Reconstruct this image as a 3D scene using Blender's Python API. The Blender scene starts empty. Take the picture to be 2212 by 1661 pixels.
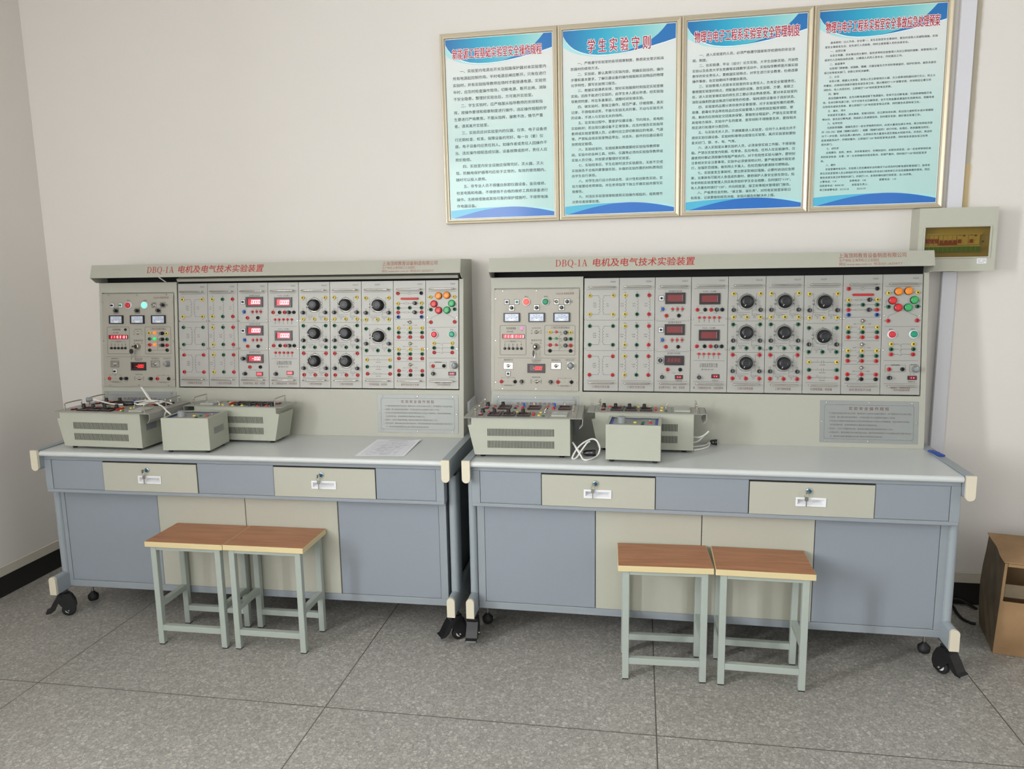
import bpy, bmesh, math, random
from mathutils import Vector, Matrix, Euler
random.seed(7)
S = bpy.context.scene
COL = S.collection

# ------------------------------------------------------------------ camera
cam = bpy.data.cameras.new('camera'); camo = bpy.data.objects.new('camera', cam); COL.objects.link(camo)
yaw, pitch, roll = math.radians(9.6297), math.radians(-8.9797), math.radians(-0.9275)
fw = Vector((-math.sin(yaw)*math.cos(pitch), math.cos(yaw)*math.cos(pitch), math.sin(pitch)))
r0 = Vector((math.cos(yaw), math.sin(yaw), 0)); u0 = r0.cross(fw)
rt = math.cos(roll)*r0 + math.sin(roll)*u0; up = -math.sin(roll)*r0 + math.cos(roll)*u0
camo.matrix_world = Matrix(((rt.x, up.x, -fw.x, 2.0664), (rt.y, up.y, -fw.y, -3.5811), (rt.z, up.z, -fw.z, 1.5838), (0, 0, 0, 1)))
cam.sensor_fit = 'HORIZONTAL'; cam.sensor_width = 36.0; cam.lens = 1622.01*36/2212
cam.clip_start = 0.05; cam.clip_end = 60
S.camera = camo

# ------------------------------------------------------------------ light: daylight through the left window, added fill from the others
S.view_settings.view_transform = 'Standard'; S.view_settings.look = 'None'
S.view_settings.gamma = 1.0; S.view_settings.use_curve_mapping = False
S.view_settings.exposure = -0.06
W = bpy.data.worlds.new('daylight'); S.world = W; W.use_nodes = True
bg = W.node_tree.nodes['Background']; bg.inputs[0].default_value = (0.80, 0.90, 1.0, 1); bg.inputs[1].default_value = 2.0
ROOM = dict(x0=-1.035, x1=5.8, y0=-5.9, y1=0.0, z1=3.3)
WIN_L = [(-3.83, -3.37, 1.1, 2.8)]        # openings in the left wall (y0, y1, z0, z1)
FILL_WIN_F = [(-0.7, 0.7, 1.0, 2.9), (1.5, 2.9, 1.0, 2.9), (3.7, 5.1, 1.0, 2.9)]            # unseen openings added for fill, wall behind the camera (x0, x1, z0, z1)
FILL_WIN_R = [(-4.6, -2.4, 0.95, 2.75)]                                      # unseen opening added for fill, far right wall (y0, y1, z0, z1)
def area(name, loc, rot, sx, sy, power, color):
    l = bpy.data.lights.new(name, 'AREA'); l.shape = 'RECTANGLE'; l.size = sx; l.size_y = sy; l.energy = power; l.color = color
    o = bpy.data.objects.new(name, l); o.location = loc; o.rotation_euler = rot; COL.objects.link(o)
for (a, b, c, d) in WIN_L:
    area('window_daylight', (ROOM['x0']-0.10, (a+b)/2, (c+d)/2), (0, -math.pi/2, 0), d-c-0.1, b-a-0.06, 270, (0.93, 0.97, 1.0))
for (a, b, c, d) in FILL_WIN_F:  # added fill lamps behind the camera, strongest at the left
    area('window_daylight', ((a+b)/2, ROOM['y0']-0.10, (c+d)/2), (math.pi/2, 0, 0), b-a-0.1, d-c-0.1, 72 if a < 0 else 2, (1.0, 0.985, 0.96))

# ------------------------------------------------------------------ materials
for (a, b, c, d) in FILL_WIN_R:  # added weak warm fill lamp facing the left wall
    area('window_daylight', (ROOM['x1']+0.10, (a+b)/2, (c+d)/2), (0, math.pi/2, 0), d-c-0.1, b-a-0.1, 12, (1.0, 0.95, 0.88))
def s2l(c):
    return tuple(((x/255)/12.92 if x/255 <= 0.04045 else ((x/255+0.055)/1.055)**2.4) for x in c)
MATS = {}
def mat(name, c, rough=0.5, metal=0.0, spec=0.5, emit=None, es=1.0, noise=0.0, nscale=40, coat=0.0, bump=0.0, bscale=300, trans=0.0):
    if name in MATS: return MATS[name]
    m = bpy.data.materials.new(name); m.use_nodes = True; MATS[name] = m
    nt = m.node_tree; b = nt.nodes['Principled BSDF']
    col = s2l(c) + (1,)
    b.inputs['Base Color'].default_value = col; b.inputs['Roughness'].default_value = rough
    b.inputs['Metallic'].default_value = metal; b.inputs['Specular IOR Level'].default_value = spec
    b.inputs['Coat Weight'].default_value = coat; b.inputs['Coat Roughness'].default_value = 0.12
    if trans: b.inputs['Transmission Weight'].default_value = trans
    if emit: b.inputs['Emission Color'].default_value = s2l(emit)+(1,); b.inputs['Emission Strength'].default_value = es
    if noise or bump:
        tc = nt.nodes.new('ShaderNodeTexCoord')
    if noise:
        n = nt.nodes.new('ShaderNodeTexNoise'); n.inputs['Scale'].default_value = nscale; n.inputs['Detail'].default_value = 4
        nt.links.new(tc.outputs['Object'], n.inputs['Vector'])
        mx = nt.nodes.new('ShaderNodeMix'); mx.data_type = 'RGBA'
        mx.inputs[6].default_value = tuple(x*(1-noise) for x in col[:3])+(1,); mx.inputs[7].default_value = tuple(min(1, x*(1+noise)) for x in col[:3])+(1,)
        nt.links.new(n.outputs[0], mx.inputs[0]); nt.links.new(mx.outputs[2], b.inputs['Base Color'])
    if bump:
        n2 = nt.nodes.new('ShaderNodeTexNoise'); n2.inputs['Scale'].default_value = bscale; n2.inputs['Detail'].default_value = 3
        nt.links.new(tc.outputs['Object'], n2.inputs['Vector'])
        bp = nt.nodes.new('ShaderNodeBump'); bp.inputs['Strength'].default_value = bump; bp.inputs['Distance'].default_value = 0.001
        nt.links.new(n2.outputs[0], bp.inputs['Height']); nt.links.new(bp.outputs[0], b.inputs['Normal'])
    return m

wall_paint = mat('wall_paint', (223, 218, 212), 0.85, noise=0.012, nscale=1.5, bump=0.25, bscale=120)
ceil_paint = mat('ceiling_paint', (228, 226, 220), 0.9, noise=0.01)
black_skirt = mat('skirting_black', (30, 29, 28), 0.45, noise=0.2)
dado_paint = mat('dado_paint', (200, 194, 180), 0.7, noise=0.03)
bench_blue = mat('bench_blue_panel', (140, 147, 155), 0.42, noise=0.015, bump=0.12, bscale=900)
bench_frame = mat('bench_blue_frame', (145, 152, 158), 0.40, noise=0.012, bump=0.1, bscale=900)
bench_beige = mat('bench_beige_panel', (180, 179, 165), 0.42, noise=0.012, bump=0.1, bscale=900)
cons_paint = mat('console_paint', (171, 170, 157), 0.42, noise=0.012, bump=0.12, bscale=700)
inst_paint = mat('instrument_paint', (174, 176, 161), 0.45, noise=0.012, bump=0.12, bscale=700)
top_lam = mat('tabletop_laminate', (203, 206, 205), 0.28, noise=0.01, nscale=600)
cap_plastic = mat('cap_plastic', (216, 207, 186), 0.38, noise=0.01)
rail_paint = mat('rail_paint', (150, 158, 163), 0.40, noise=0.012)
black_pl = mat('black_plastic', (22, 22, 24), 0.35, noise=0.1)
black_rub = mat('black_rubber', (28, 28, 28), 0.6, noise=0.15)
dark_in = mat('dark_opening', (16, 16, 15), 0.8, noise=0.1)
chrome = mat('chrome', (205, 202, 192), 0.18, metal=1.0, noise=0.02)
steel = mat('steel', (170, 170, 166), 0.3, metal=1.0, noise=0.03)
alu = mat('brushed_plate', (166, 165, 159), 0.44, metal=0.22, noise=0.02, nscale=200, bump=0.15, bscale=1500)
ctrl_alu = mat('control_plate', (163, 159, 148), 0.48, metal=0.2, noise=0.02, nscale=200, bump=0.15, bscale=1500)
plate_alu = mat('notice_plate', (150, 153, 150), 0.45, metal=0.35, noise=0.02, nscale=200)
ink = mat('print_ink', (62, 58, 52), 0.6, noise=0.05)
ink_pale = mat('print_ink_pale', (112, 106, 98), 0.6, noise=0.05)
ink_brown = mat('print_ink_brown', (112, 66, 52), 0.6, noise=0.05)
ink_red = mat('print_ink_red', (168, 36, 30), 0.5, noise=0.05)
ink_rust = mat('print_ink_rust', (158, 104, 92), 0.55, noise=0.05)
white_pl = mat('white_plastic', (232, 232, 234), 0.35, noise=0.01)
cord_white = mat('cord_white', (226, 224, 218), 0.45, noise=0.02)
c_yel = mat('socket_yellow', (222, 198, 84), 0.4, noise=0.03)
c_brass = mat('socket_brass', (116, 98, 40), 0.35, metal=0.6, noise=0.05)
c_grn = mat('socket_green', (16, 96, 66), 0.35, noise=0.03)
c_red = mat('socket_red', (196, 38, 40), 0.35, noise=0.03)
c_blu = mat('socket_blue', (28, 84, 176), 0.35, noise=0.03)
c_gry = mat('knob_grey', (132, 136, 136), 0.4, noise=0.03)
c_org = mat('lamp_orange', (226, 128, 24), 0.25, noise=0.05)
c_lred = mat('lamp_red', (196, 30, 34), 0.25, noise=0.05)
c_lgrn = mat('lamp_green', (40, 150, 82), 0.25, noise=0.05)
rib_o = mat('lamp_rib_orange', (240, 160, 60), 0.25, noise=0.03); rib_r = mat('lamp_rib_red', (210, 50, 54), 0.25, noise=0.03); rib_g = mat('lamp_rib_green', (92, 196, 130), 0.25, noise=0.03)
c_btn_g = mat('button_green', (16, 128, 84), 0.35, noise=0.03)
c_teal = mat('button_teal', (18, 140, 108), 0.35, noise=0.03)
c_btn_r = mat('button_red', (200, 40, 52), 0.35, noise=0.03)
lit_red = mat('button_red_lit', (255, 90, 80), 0.4, emit=(255, 70, 62), es=0.75, noise=0.02)
lit_grn = mat('button_green_lit', (120, 255, 190), 0.4, emit=(110, 255, 190), es=1.1, noise=0.02)
lit_org = mat('pilot_orange_lit', (255, 130, 50), 0.4, emit=(255, 90, 20), es=1.6, noise=0.02)
lit_grn2 = mat('pilot_green_lit', (40, 220, 120), 0.4, emit=(20, 190, 90), es=1.1, noise=0.02)
lit_pink = mat('pilot_pink_lit', (255, 120, 190), 0.4, emit=(255, 90, 170), es=1.2, noise=0.02)
pil_red = mat('pilot_red', (196, 66, 46), 0.35, noise=0.03)
win_red = mat('display_window', (118, 34, 30), 0.22, noise=0.05)
win_red_on = mat('display_window_lit', (170, 20, 34), 0.25, emit=(200, 14, 34), es=0.45, noise=0.05)
win_dark = mat('display_window_dark', (52, 12, 14), 0.22, noise=0.05)
seg_on = mat('segment_lit', (255, 120, 120), 0.4, emit=(255, 110, 112), es=2.4, noise=0.01)
seg_on2 = mat('segment_lit_white', (255, 190, 200), 0.4, emit=(255, 176, 190), es=1.6, noise=0.01)
seg_red = mat('segment_lit_red', (255, 60, 60), 0.4, emit=(255, 44, 48), es=1.5, noise=0.01)
seg_off = mat('segment_unlit', (140, 44, 38), 0.35, noise=0.03)
disp_frame = mat('display_bezel', (38, 22, 24), 0.35, noise=0.05)
meter_face = mat('meter_face', (206, 214, 232), 0.25, noise=0.01)
rock_red = mat('rocker_red', (140, 14, 30), 0.25, noise=0.03)
rock_lit = mat('rocker_red_lit', (255, 70, 70), 0.25, emit=(255, 50, 60), es=1.2, noise=0.03)
stool_paint = mat('stool_green_grey', (166, 174, 166), 0.40, noise=0.02, bump=0.15, bscale=500)
edge_band = mat('edge_band', (216, 198, 152), 0.5, noise=0.02)
frame_champ = mat('frame_champagne', (200, 188, 164), 0.36, metal=0.45, noise=0.02)
amber = None
cu_blue = mat('blue_plastic', (24, 62, 150), 0.4, noise=0.05)
lock_blue = mat('lock_blue', (30, 96, 130), 0.3, metal=0.4, noise=0.05)
brk_cream = mat('breaker_cream', (222, 218, 198), 0.5, noise=0.03)
brk_red = mat('breaker_red', (170, 52, 36), 0.45, noise=0.03)
brk_green = mat('breaker_green', (70, 150, 84), 0.5, noise=0.05)
paper_m = mat('paper', (238, 238, 244), 0.8, noise=0.008)
paper_ink = mat('paper_ink', (150, 150, 166), 0.8, noise=0.05)
trunk_pl = mat('trunking_plastic', (214, 213, 218), 0.45, noise=0.01)
glass_clear = None

def wood_mat():
    m = bpy.data.materials.new('stool_wood'); m.use_nodes = True; nt = m.node_tree; b = nt.nodes['Principled BSDF']
    tc = nt.nodes.new('ShaderNodeTexCoord'); mp = nt.nodes.new('ShaderNodeMapping'); mp.inputs['Scale'].default_value = (3.2, 34, 10)
    n = nt.nodes.new('ShaderNodeTexNoise'); n.inputs['Scale'].default_value = 1.6; n.inputs['Detail'].default_value = 7; n.inputs['Distortion'].default_value = 0.7
    oi = nt.nodes.new('ShaderNodeObjectInfo'); ad = nt.nodes.new('ShaderNodeVectorMath'); ad.operation = 'ADD'
    nt.links.new(tc.outputs['Object'], mp.inputs[0]); nt.links.new(mp.outputs[0], ad.inputs[0]); nt.links.new(oi.outputs['Location'], ad.inputs[1])
    nt.links.new(ad.outputs[0], n.inputs['Vector'])
    r = nt.nodes.new('ShaderNodeValToRGB'); r.color_ramp.elements[0].position = 0.30; r.color_ramp.elements[1].position = 0.72
    r.color_ramp.elements[0].color = s2l((148, 97, 63))+(1,); r.color_ramp.elements[1].color = s2l((178, 122, 84))+(1,)
    e = r.color_ramp.elements.new(0.5); e.color = s2l((163, 109, 74))+(1,)
    nt.links.new(n.outputs[0], r.inputs[0]); nt.links.new(r.outputs[0], b.inputs['Base Color']); b.inputs['Roughness'].default_value = 0.42
    return m
wood = wood_mat()

def floor_mat():
    m = bpy.data.materials.new('terrazzo_tiles'); m.use_nodes = True; nt = m.node_tree; b = nt.nodes['Principled BSDF']; L = nt.links
    tc = nt.nodes.new('ShaderNodeTexCoord')
    def N(t): return nt.nodes.new(t)
    nd = N('ShaderNodeTexNoise'); nd.inputs['Scale'].default_value = 60; nd.inputs['Detail'].default_value = 2; L.new(tc.outputs['Object'], nd.inputs['Vector'])
    vs_ = N('ShaderNodeVectorMath'); vs_.operation = 'MULTIPLY_ADD'; vs_.inputs[1].default_value = (0.010, 0.010, 0); L.new(nd.outputs['Color'], vs_.inputs[0]); L.new(tc.outputs['Object'], vs_.inputs[2])
    v = N('ShaderNodeTexVoronoi'); v.inputs['Scale'].default_value = 78
    v2 = N('ShaderNodeTexVoronoi'); v2.feature = 'DISTANCE_TO_EDGE'; v2.inputs['Scale'].default_value = 78
    v3 = N('ShaderNodeTexVoronoi'); v3.inputs['Scale'].default_value = 170
    v4 = N('ShaderNodeTexVoronoi'); v4.feature = 'DISTANCE_TO_EDGE'; v4.inputs['Scale'].default_value = 170
    for q in (v, v2, v3, v4): L.new(vs_.outputs[0], q.inputs['Vector'])
    sep = N('ShaderNodeSeparateColor'); L.new(v.outputs['Color'], sep.inputs[0])
    ramp = N('ShaderNodeValToRGB'); cr = ramp.color_ramp
    cr.elements[0].position = 0.0; cr.elements[0].color = s2l((164, 162, 157))+(1,)
    cr.elements[1].position = 1.0; cr.elements[1].color = s2l((196, 193, 187))+(1,)
    for p_, c_ in ((0.4, (176, 173, 168)), (0.8, (186, 183, 177))):
        e = cr.elements.new(p_); e.color = s2l(c_)+(1,)
    L.new(sep.outputs[0], ramp.inputs[0])
    er = N('ShaderNodeMapRange'); er.inputs[1].default_value = 0.05; er.inputs[2].default_value = 0.12; L.new(v2.outputs['Distance'], er.inputs[0])
    bigm = N('ShaderNodeMath'); bigm.operation = 'GREATER_THAN'; bigm.inputs[1].default_value = 0.36; L.new(sep.outputs[2], bigm.inputs[0])
    em = N('ShaderNodeMath'); em.operation = 'MULTIPLY'; L.new(er.outputs[0], em.inputs[0]); L.new(bigm.outputs[0], em.inputs[1])
    sep3 = N('ShaderNodeSeparateColor'); L.new(v3.outputs['Color'], sep3.inputs[0])
    mr = N('ShaderNodeValToRGB'); mr.color_ramp.elements[0].color = s2l((148, 145, 140))+(1,); mr.color_ramp.elements[1].color = s2l((178, 175, 169))+(1,)
    L.new(sep3.outputs[0], mr.inputs[0])
    er2 = N('ShaderNodeMapRange'); er2.inputs[1].default_value = 0.02; er2.inputs[2].default_value = 0.12; er2.inputs[3].default_value = 0.84; er2.inputs[4].default_value = 1.0; L.new(v4.outputs['Distance'], er2.inputs[0])
    mr2 = N('ShaderNodeMix'); mr2.data_type = 'RGBA'; mr2.blend_type = 'MULTIPLY'; mr2.inputs[0].default_value = 1.0; L.new(mr.outputs[0], mr2.inputs[6]); L.new(er2.outputs[0], mr2.inputs[7])
    rim = N('ShaderNodeMapRange'); rim.inputs[1].default_value = 0.0; rim.inputs[2].default_value = 0.06; rim.inputs[3].default_value = 0.82; rim.inputs[4].default_value = 1.0; L.new(v2.outputs['Distance'], rim.inputs[0])
    mr3 = N('ShaderNodeMix'); mr3.data_type = 'RGBA'; mr3.blend_type = 'MULTIPLY'; mr3.inputs[0].default_value = 1.0; L.new(mr2.outputs[2], mr3.inputs[6]); L.new(rim.outputs[0], mr3.inputs[7])
    mx = N('ShaderNodeMix'); mx.data_type = 'RGBA'; L.new(em.outputs[0], mx.inputs[0]); L.new(mr3.outputs[2], mx.inputs[6]); L.new(ramp.outputs[0], mx.inputs[7])
    # large stains
    n = N('ShaderNodeTexNoise'); n.inputs['Scale'].default_value = 1.3; n.inputs['Detail'].default_value = 5; L.new(tc.outputs['Object'], n.inputs['Vector'])
    st = N('ShaderNodeValToRGB'); st.color_ramp.elements[0].position = 0.3; st.color_ramp.elements[1].position = 0.7
    st.color_ramp.elements[0].color = (0.83, 0.815, 0.785, 1); st.color_ramp.elements[1].color = (0.955, 0.948, 0.935, 1)
    L.new(n.outputs[0], st.inputs[0])
    ml = N('ShaderNodeMix'); ml.data_type = 'RGBA'; ml.blend_type = 'MULTIPLY'; ml.inputs[0].default_value = 1.0
    L.new(mx.outputs[2], ml.inputs[6]); L.new(st.outputs[0], ml.inputs[7])
    # joints between the 1.19 m slabs
    sx = N('ShaderNodeSeparateXYZ'); L.new(tc.outputs['Object'], sx.inputs[0])
    masks = []
    for ax, off in ((0, 0.24), (1, 1.203)):
        a = N('ShaderNodeMath'); a.operation = 'ADD'; a.inputs[1].default_value = off + 1.1905*20 + 0.595; L.new(sx.outputs[ax], a.inputs[0])
        mo = N('ShaderNodeMath'); mo.operation = 'MODULO'; mo.inputs[1].default_value = 1.1905; L.new(a.outputs[0], mo.inputs[0])
        sb = N('ShaderNodeMath'); sb.operation = 'SUBTRACT'; sb.inputs[1].default_value = 0.595; L.new(mo.outputs[0], sb.inputs[0])
        ab = N('ShaderNodeMath'); ab.operation = 'ABSOLUTE'; L.new(sb.outputs[0], ab.inputs[0])
        lt = N('ShaderNodeMath'); lt.operation = 'LESS_THAN'; lt.inputs[1].default_value = 0.0023; L.new(ab.outputs[0], lt.inputs[0]); masks.append(lt)
    mxm = N('ShaderNodeMath'); mxm.operation = 'MAXIMUM'; L.new(masks[0].outputs[0], mxm.inputs[0]); L.new(masks[1].outputs[0], mxm.inputs[1])
    mj = N('ShaderNodeMix'); mj.data_type = 'RGBA'; L.new(mxm.outputs[0], mj.inputs[0]); L.new(ml.outputs[2], mj.inputs[6]); mj.inputs[7].default_value = s2l((88, 85, 80))+(1,)
    L.new(mj.outputs[2], b.inputs['Base Color']); b.inputs['Roughness'].default_value = 0.38; b.inputs['Specular IOR Level'].default_value = 0.4
    bp = N('ShaderNodeBump'); bp.inputs['Strength'].default_value = 0.05; bp.inputs['Distance'].default_value = 0.002
    L.new(sep.outputs[1], bp.inputs['Height']); L.new(bp.outputs[0], b.inputs['Normal'])
    return m
terrazzo = floor_mat()

def card_mat(name, a, c):
    m = bpy.data.materials.new(name); m.use_nodes = True; nt = m.node_tree; b = nt.nodes['Principled BSDF']
    tc = nt.nodes.new('ShaderNodeTexCoord'); n = nt.nodes.new('ShaderNodeTexNoise'); n.inputs['Scale'].default_value = 7; n.inputs['Detail'].default_value = 6
    nt.links.new(tc.outputs['Object'], n.inputs['Vector'])
    r = nt.nodes.new('ShaderNodeValToRGB'); r.color_ramp.elements[0].position = 0.3; r.color_ramp.elements[1].position = 0.7
    r.color_ramp.elements[0].color = s2l(a)+(1,); r.color_ramp.elements[1].color = s2l(c)+(1,)
    nt.links.new(n.outputs[0], r.inputs[0]); nt.links.new(r.outputs[0], b.inputs['Base Color']); b.inputs['Roughness'].default_value = 0.7
    return m
card = card_mat('cardboard', (138, 108, 74), (166, 132, 94))
card_dirty_shade = card_mat('cardboard_dirty_shade', (92, 80, 62), (122, 106, 84))  # dirt plus the shade beside the bench, both put into the colour

def tint_mat(name, c, gloss):
    m = bpy.data.materials.new(name); m.use_nodes = True; nt = m.node_tree; nt.nodes.remove(nt.nodes['Principled BSDF'])
    t = nt.nodes.new('ShaderNodeBsdfTransparent'); t.inputs[0].default_value = s2l(c)+(1,)
    gl = nt.nodes.new('ShaderNodeBsdfGlossy'); gl.inputs['Roughness'].default_value = 0.08
    mx = nt.nodes.new('ShaderNodeMixShader'); mx.inputs[0].default_value = gloss
    nt.links.new(t.outputs[0], mx.inputs[1]); nt.links.new(gl.outputs[0], mx.inputs[2]); nt.links.new(mx.outputs[0], nt.nodes['Material Output'].inputs[0])
    return m
amber = tint_mat('amber_cover', (226, 216, 176), 0.04)

def sheet_mat():
    m = bpy.data.materials.new('poster_sheet'); m.use_nodes = True; nt = m.node_tree; b = nt.nodes['Principled BSDF']
    tc = nt.nodes.new('ShaderNodeTexCoord'); sx = nt.nodes.new('ShaderNodeSeparateXYZ'); nt.links.new(tc.outputs['Generated'], sx.inputs[0])
    r = nt.nodes.new('ShaderNodeValToRGB'); r.color_ramp.elements[0].position = 0.05; r.color_ramp.elements[1].position = 0.85
    r.color_ramp.elements[0].color = s2l((176, 214, 210))+(1,); r.color_ramp.elements[1].color = s2l((222, 226, 224))+(1,)
    e = r.color_ramp.elements.new(0.5); e.color = s2l((196, 222, 218))+(1,)
    nt.links.new(sx.outputs[2], r.inputs[0]); nt.links.new(r.outputs[0], b.inputs['Base Color'])
    b.inputs['Roughness'].default_value = 0.3; b.inputs['Coat Weight'].default_value = 0.3; b.inputs['Coat Roughness'].default_value = 0.08
    return m
sheet_m = sheet_mat()
def swoosh_mat():
    m = bpy.data.materials.new('poster_swoosh'); m.use_nodes = True; nt = m.node_tree; b = nt.nodes['Principled BSDF']
    tc = nt.nodes.new('ShaderNodeTexCoord'); sx = nt.nodes.new('ShaderNodeSeparateXYZ'); nt.links.new(tc.outputs['Generated'], sx.inputs[0])
    r = nt.nodes.new('ShaderNodeValToRGB'); r.color_ramp.elements[0].position = 0.02; r.color_ramp.elements[1].position = 0.9
    r.color_ramp.elements[0].color = s2l((22, 112, 176))+(1,); r.color_ramp.elements[1].color = s2l((166, 218, 214))+(1,)
    e = r.color_ramp.elements.new(0.34); e.color = s2l((36, 164, 200))+(1,); e = r.color_ramp.elements.new(0.62); e.color = s2l((92, 194, 208))+(1,)
    nt.links.new(sx.outputs[0], r.inputs[0]); nt.links.new(r.outputs[0], b.inputs['Base Color'])
    b.inputs['Roughness'].default_value = 0.3; b.inputs['Coat Weight'].default_value = 0.3; b.inputs['Coat Roughness'].default_value = 0.08
    return m
swoosh_m = swoosh_mat()
po_blue = mat('poster_blue', (26, 112, 182), 0.3, coat=0.3, noise=0.02)
po_deep = mat('poster_deep_blue', (14, 104, 190), 0.3, coat=0.3, noise=0.02)
po_sky = mat('poster_sky', (70, 178, 212), 0.3, coat=0.3, noise=0.02)
po_pale = mat('poster_pale', (168, 222, 226), 0.3, coat=0.3, noise=0.02)
po_white = mat('poster_white', (240, 246, 246), 0.3, coat=0.3, noise=0.01)
po_black = mat('poster_text', (38, 44, 50), 0.4, noise=0.05)
po_red = mat('poster_title', (176, 28, 58), 0.4, noise=0.05)

# ------------------------------------------------------------------ lettering
_fc = bpy.data.curves.new('letters', 'FONT'); _fo = bpy.data.objects.new('letters', _fc); COL.objects.link(_fo)
_tcache = {}
def text_geo(s, off=0.0, res=2):
    k = (s, off, res)
    if k not in _tcache:
        _fc.body = s; _fc.size = 1.0; _fc.offset = off; _fc.resolution_u = res
        dg = bpy.context.evaluated_depsgraph_get(); dg.update()
        me = _fo.evaluated_get(dg).to_mesh()
        vs = [(v.co.x, v.co.y) for v in me.vertices]; fs = [tuple(p.vertices) for p in me.polygons]
        _fo.evaluated_get(dg).to_mesh_clear()
        _tcache[k] = (vs, fs)
    return _tcache[k]

SEG = {'0': 'abcdef', '1': 'bc', '2': 'abged', '3': 'abgcd', '4': 'fgbc', '5': 'afgcd', '6': 'afgedc', '7': 'abc', '8': 'abcdefg', '9': 'abcdfg', '-': 'g'}

# ------------------------------------------------------------------ mesh builder
class MB:
    def __init__(self): self.v = []; self.f = []; self.m = []; self.s = []
    def add(self, vs, fs, mi=0, smooth=False, M=None):
        n = len(self.v)
        self.v += [tuple(M @ Vector(q)) if M else tuple(q) for q in vs]
        for f in fs: self.f.append(tuple(i+n for i in f)); self.m.append(mi); self.s.append(smooth)
        return self
    def box(self, x0, x1, y0, y1, z0, z1, mi=0, bev=0.0, seg=1, M=None):
        if not bev:
            vs = [(x, y, z) for x in (x0, x1) for y in (y0, y1) for z in (z0, z1)]
            return self.add(vs, [(0, 1, 3, 2), (4, 6, 7, 5), (0, 4, 5, 1), (2, 3, 7, 6), (0, 2, 6, 4), (1, 5, 7, 3)], mi, False, M)
        bm = bmesh.new(); bmesh.ops.create_cube(bm, size=1)
        for v in bm.verts: v.co = ((x0+x1)/2+v.co.x*(x1-x0), (y0+y1)/2+v.co.y*(y1-y0), (z0+z1)/2+v.co.z*(z1-z0))
        bmesh.ops.bevel(bm, geom=bm.edges[:], offset=bev, segments=seg, affect='EDGES', profile=0.5)
        bm.verts.index_update()
        vs = [tuple(v.co) for v in bm.verts]; fs = [tuple(v.index for v in f.verts) for f in bm.faces]; bm.free()
        return self.add(vs, fs, mi, seg > 1, M)
    def lathe(self, prof, c=(0, 0, 0), axis='-y', n=16, mi=0, capend=True, M=None, ang=0.0, smooth=True):
        # prof: list of (radius, height along axis)
        def pt(r, h, a):
            p, q = r*math.cos(a), r*math.sin(a)
            d = {'-y': (p, -h, q), 'y': (p, h, -q), 'z': (p, q, h), '-z': (p, -q, -h), 'x': (h, p, q), '-x': (-h, -p, q)}[axis]
            return (c[0]+d[0], c[1]+d[1], c[2]+d[2])
        vs = []; fs = []
        for r, h in prof: vs += [pt(r, h, ang+2*math.pi*i/n) for i in range(n)]
        for k in range(len(prof)-1):
            for i in range(n): fs.append((k*n+i, k*n+(i+1) % n, (k+1)*n+(i+1) % n, (k+1)*n+i))
        self.add(vs, fs, mi, smooth, M)
        if capend:
            k = len(prof)-1
            self.add([pt(prof[k][0], prof[k][1], ang+2*math.pi*i/n) for i in range(n)], [tuple(range(n))], mi, False, M)
        return self
    def tube(self, pts, r, n=8, mi=0, caps=True, M=None):
        P = [Vector(p) for p in pts]; vs = []; fs = []; u = None
        for i, p in enumerate(P):
            t = (P[min(i+1, len(P)-1)]-P[max(i-1, 0)]).normalized()
            if u is None: u = t.orthogonal().normalized()
            u = (u - t*u.dot(t)).normalized(); w = t.cross(u)
            vs += [tuple(p + r*(math.cos(2*math.pi*k/n)*u + math.sin(2*math.pi*k/n)*w)) for k in range(n)]
        for i in range(len(P)-1):
            for k in range(n): fs.append((i*n+k, i*n+(k+1) % n, (i+1)*n+(k+1) % n, (i+1)*n+k))
        self.add(vs, fs, mi, True, M)
        if caps: self.add(vs[:n], [tuple(reversed(range(n)))], mi, False, M); self.add(vs[-n:], [tuple(range(n))], mi, False, M)
        return self
    def prism_x(self, yz, x0, x1, mi=0, smooth=False, M=None):   # polygon in y,z extruded along x
        n = len(yz); vs = [(x0, y, z) for y, z in yz]+[(x1, y, z) for y, z in yz]
        fs = [tuple(range(n)), tuple(reversed(range(n, 2*n)))]
        self.add(vs, fs, mi, False, M)
        return self.add(vs, [(i, i+n, (i+1) % n+n, (i+1) % n) for i in range(n)], mi, smooth, M)
    def prism_y(self, xz, y0, y1, mi=0, smooth=False, M=None):
        n = len(xz); vs = [(x, y0, z) for x, z in xz]+[(x, y1, z) for x, z in xz]
        self.add(vs, [tuple(range(n)), tuple(reversed(range(n, 2*n)))], mi, False, M)
        return self.add(vs, [(i, i+n, (i+1) % n+n, (i+1) % n) for i in range(n)], mi, smooth, M)
    # flat printing on a face that looks towards -y (unit: metres, x right, z up)
    def poly(self, pts, y, mi): return self.add([(a, y, b) for a, b in pts], [tuple(range(len(pts)))], mi)
    def rect(self, x0, x1, z0, z1, y, mi): return self.poly([(x0, z0), (x1, z0), (x1, z1), (x0, z1)], y, mi)
    def line(self, pts, w, y, mi, closed=False):
        if closed: pts = list(pts)+[pts[0]]
        for (a, b), (c, d) in zip(pts, pts[1:]):
            l = math.hypot(c-a, d-b)
            if l < 1e-7: continue
            ux, uz = (c-a)/l, (d-b)/l; px, pz = -uz*w/2, ux*w/2; ex, ez = ux*w/2, uz*w/2
            self.poly([(a-ex-px, b-ez-pz), (c+ex-px, d+ez-pz), (c+ex+px, d+ez+pz), (a-ex+px, b-ez+pz)], y, mi)
        return self
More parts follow.
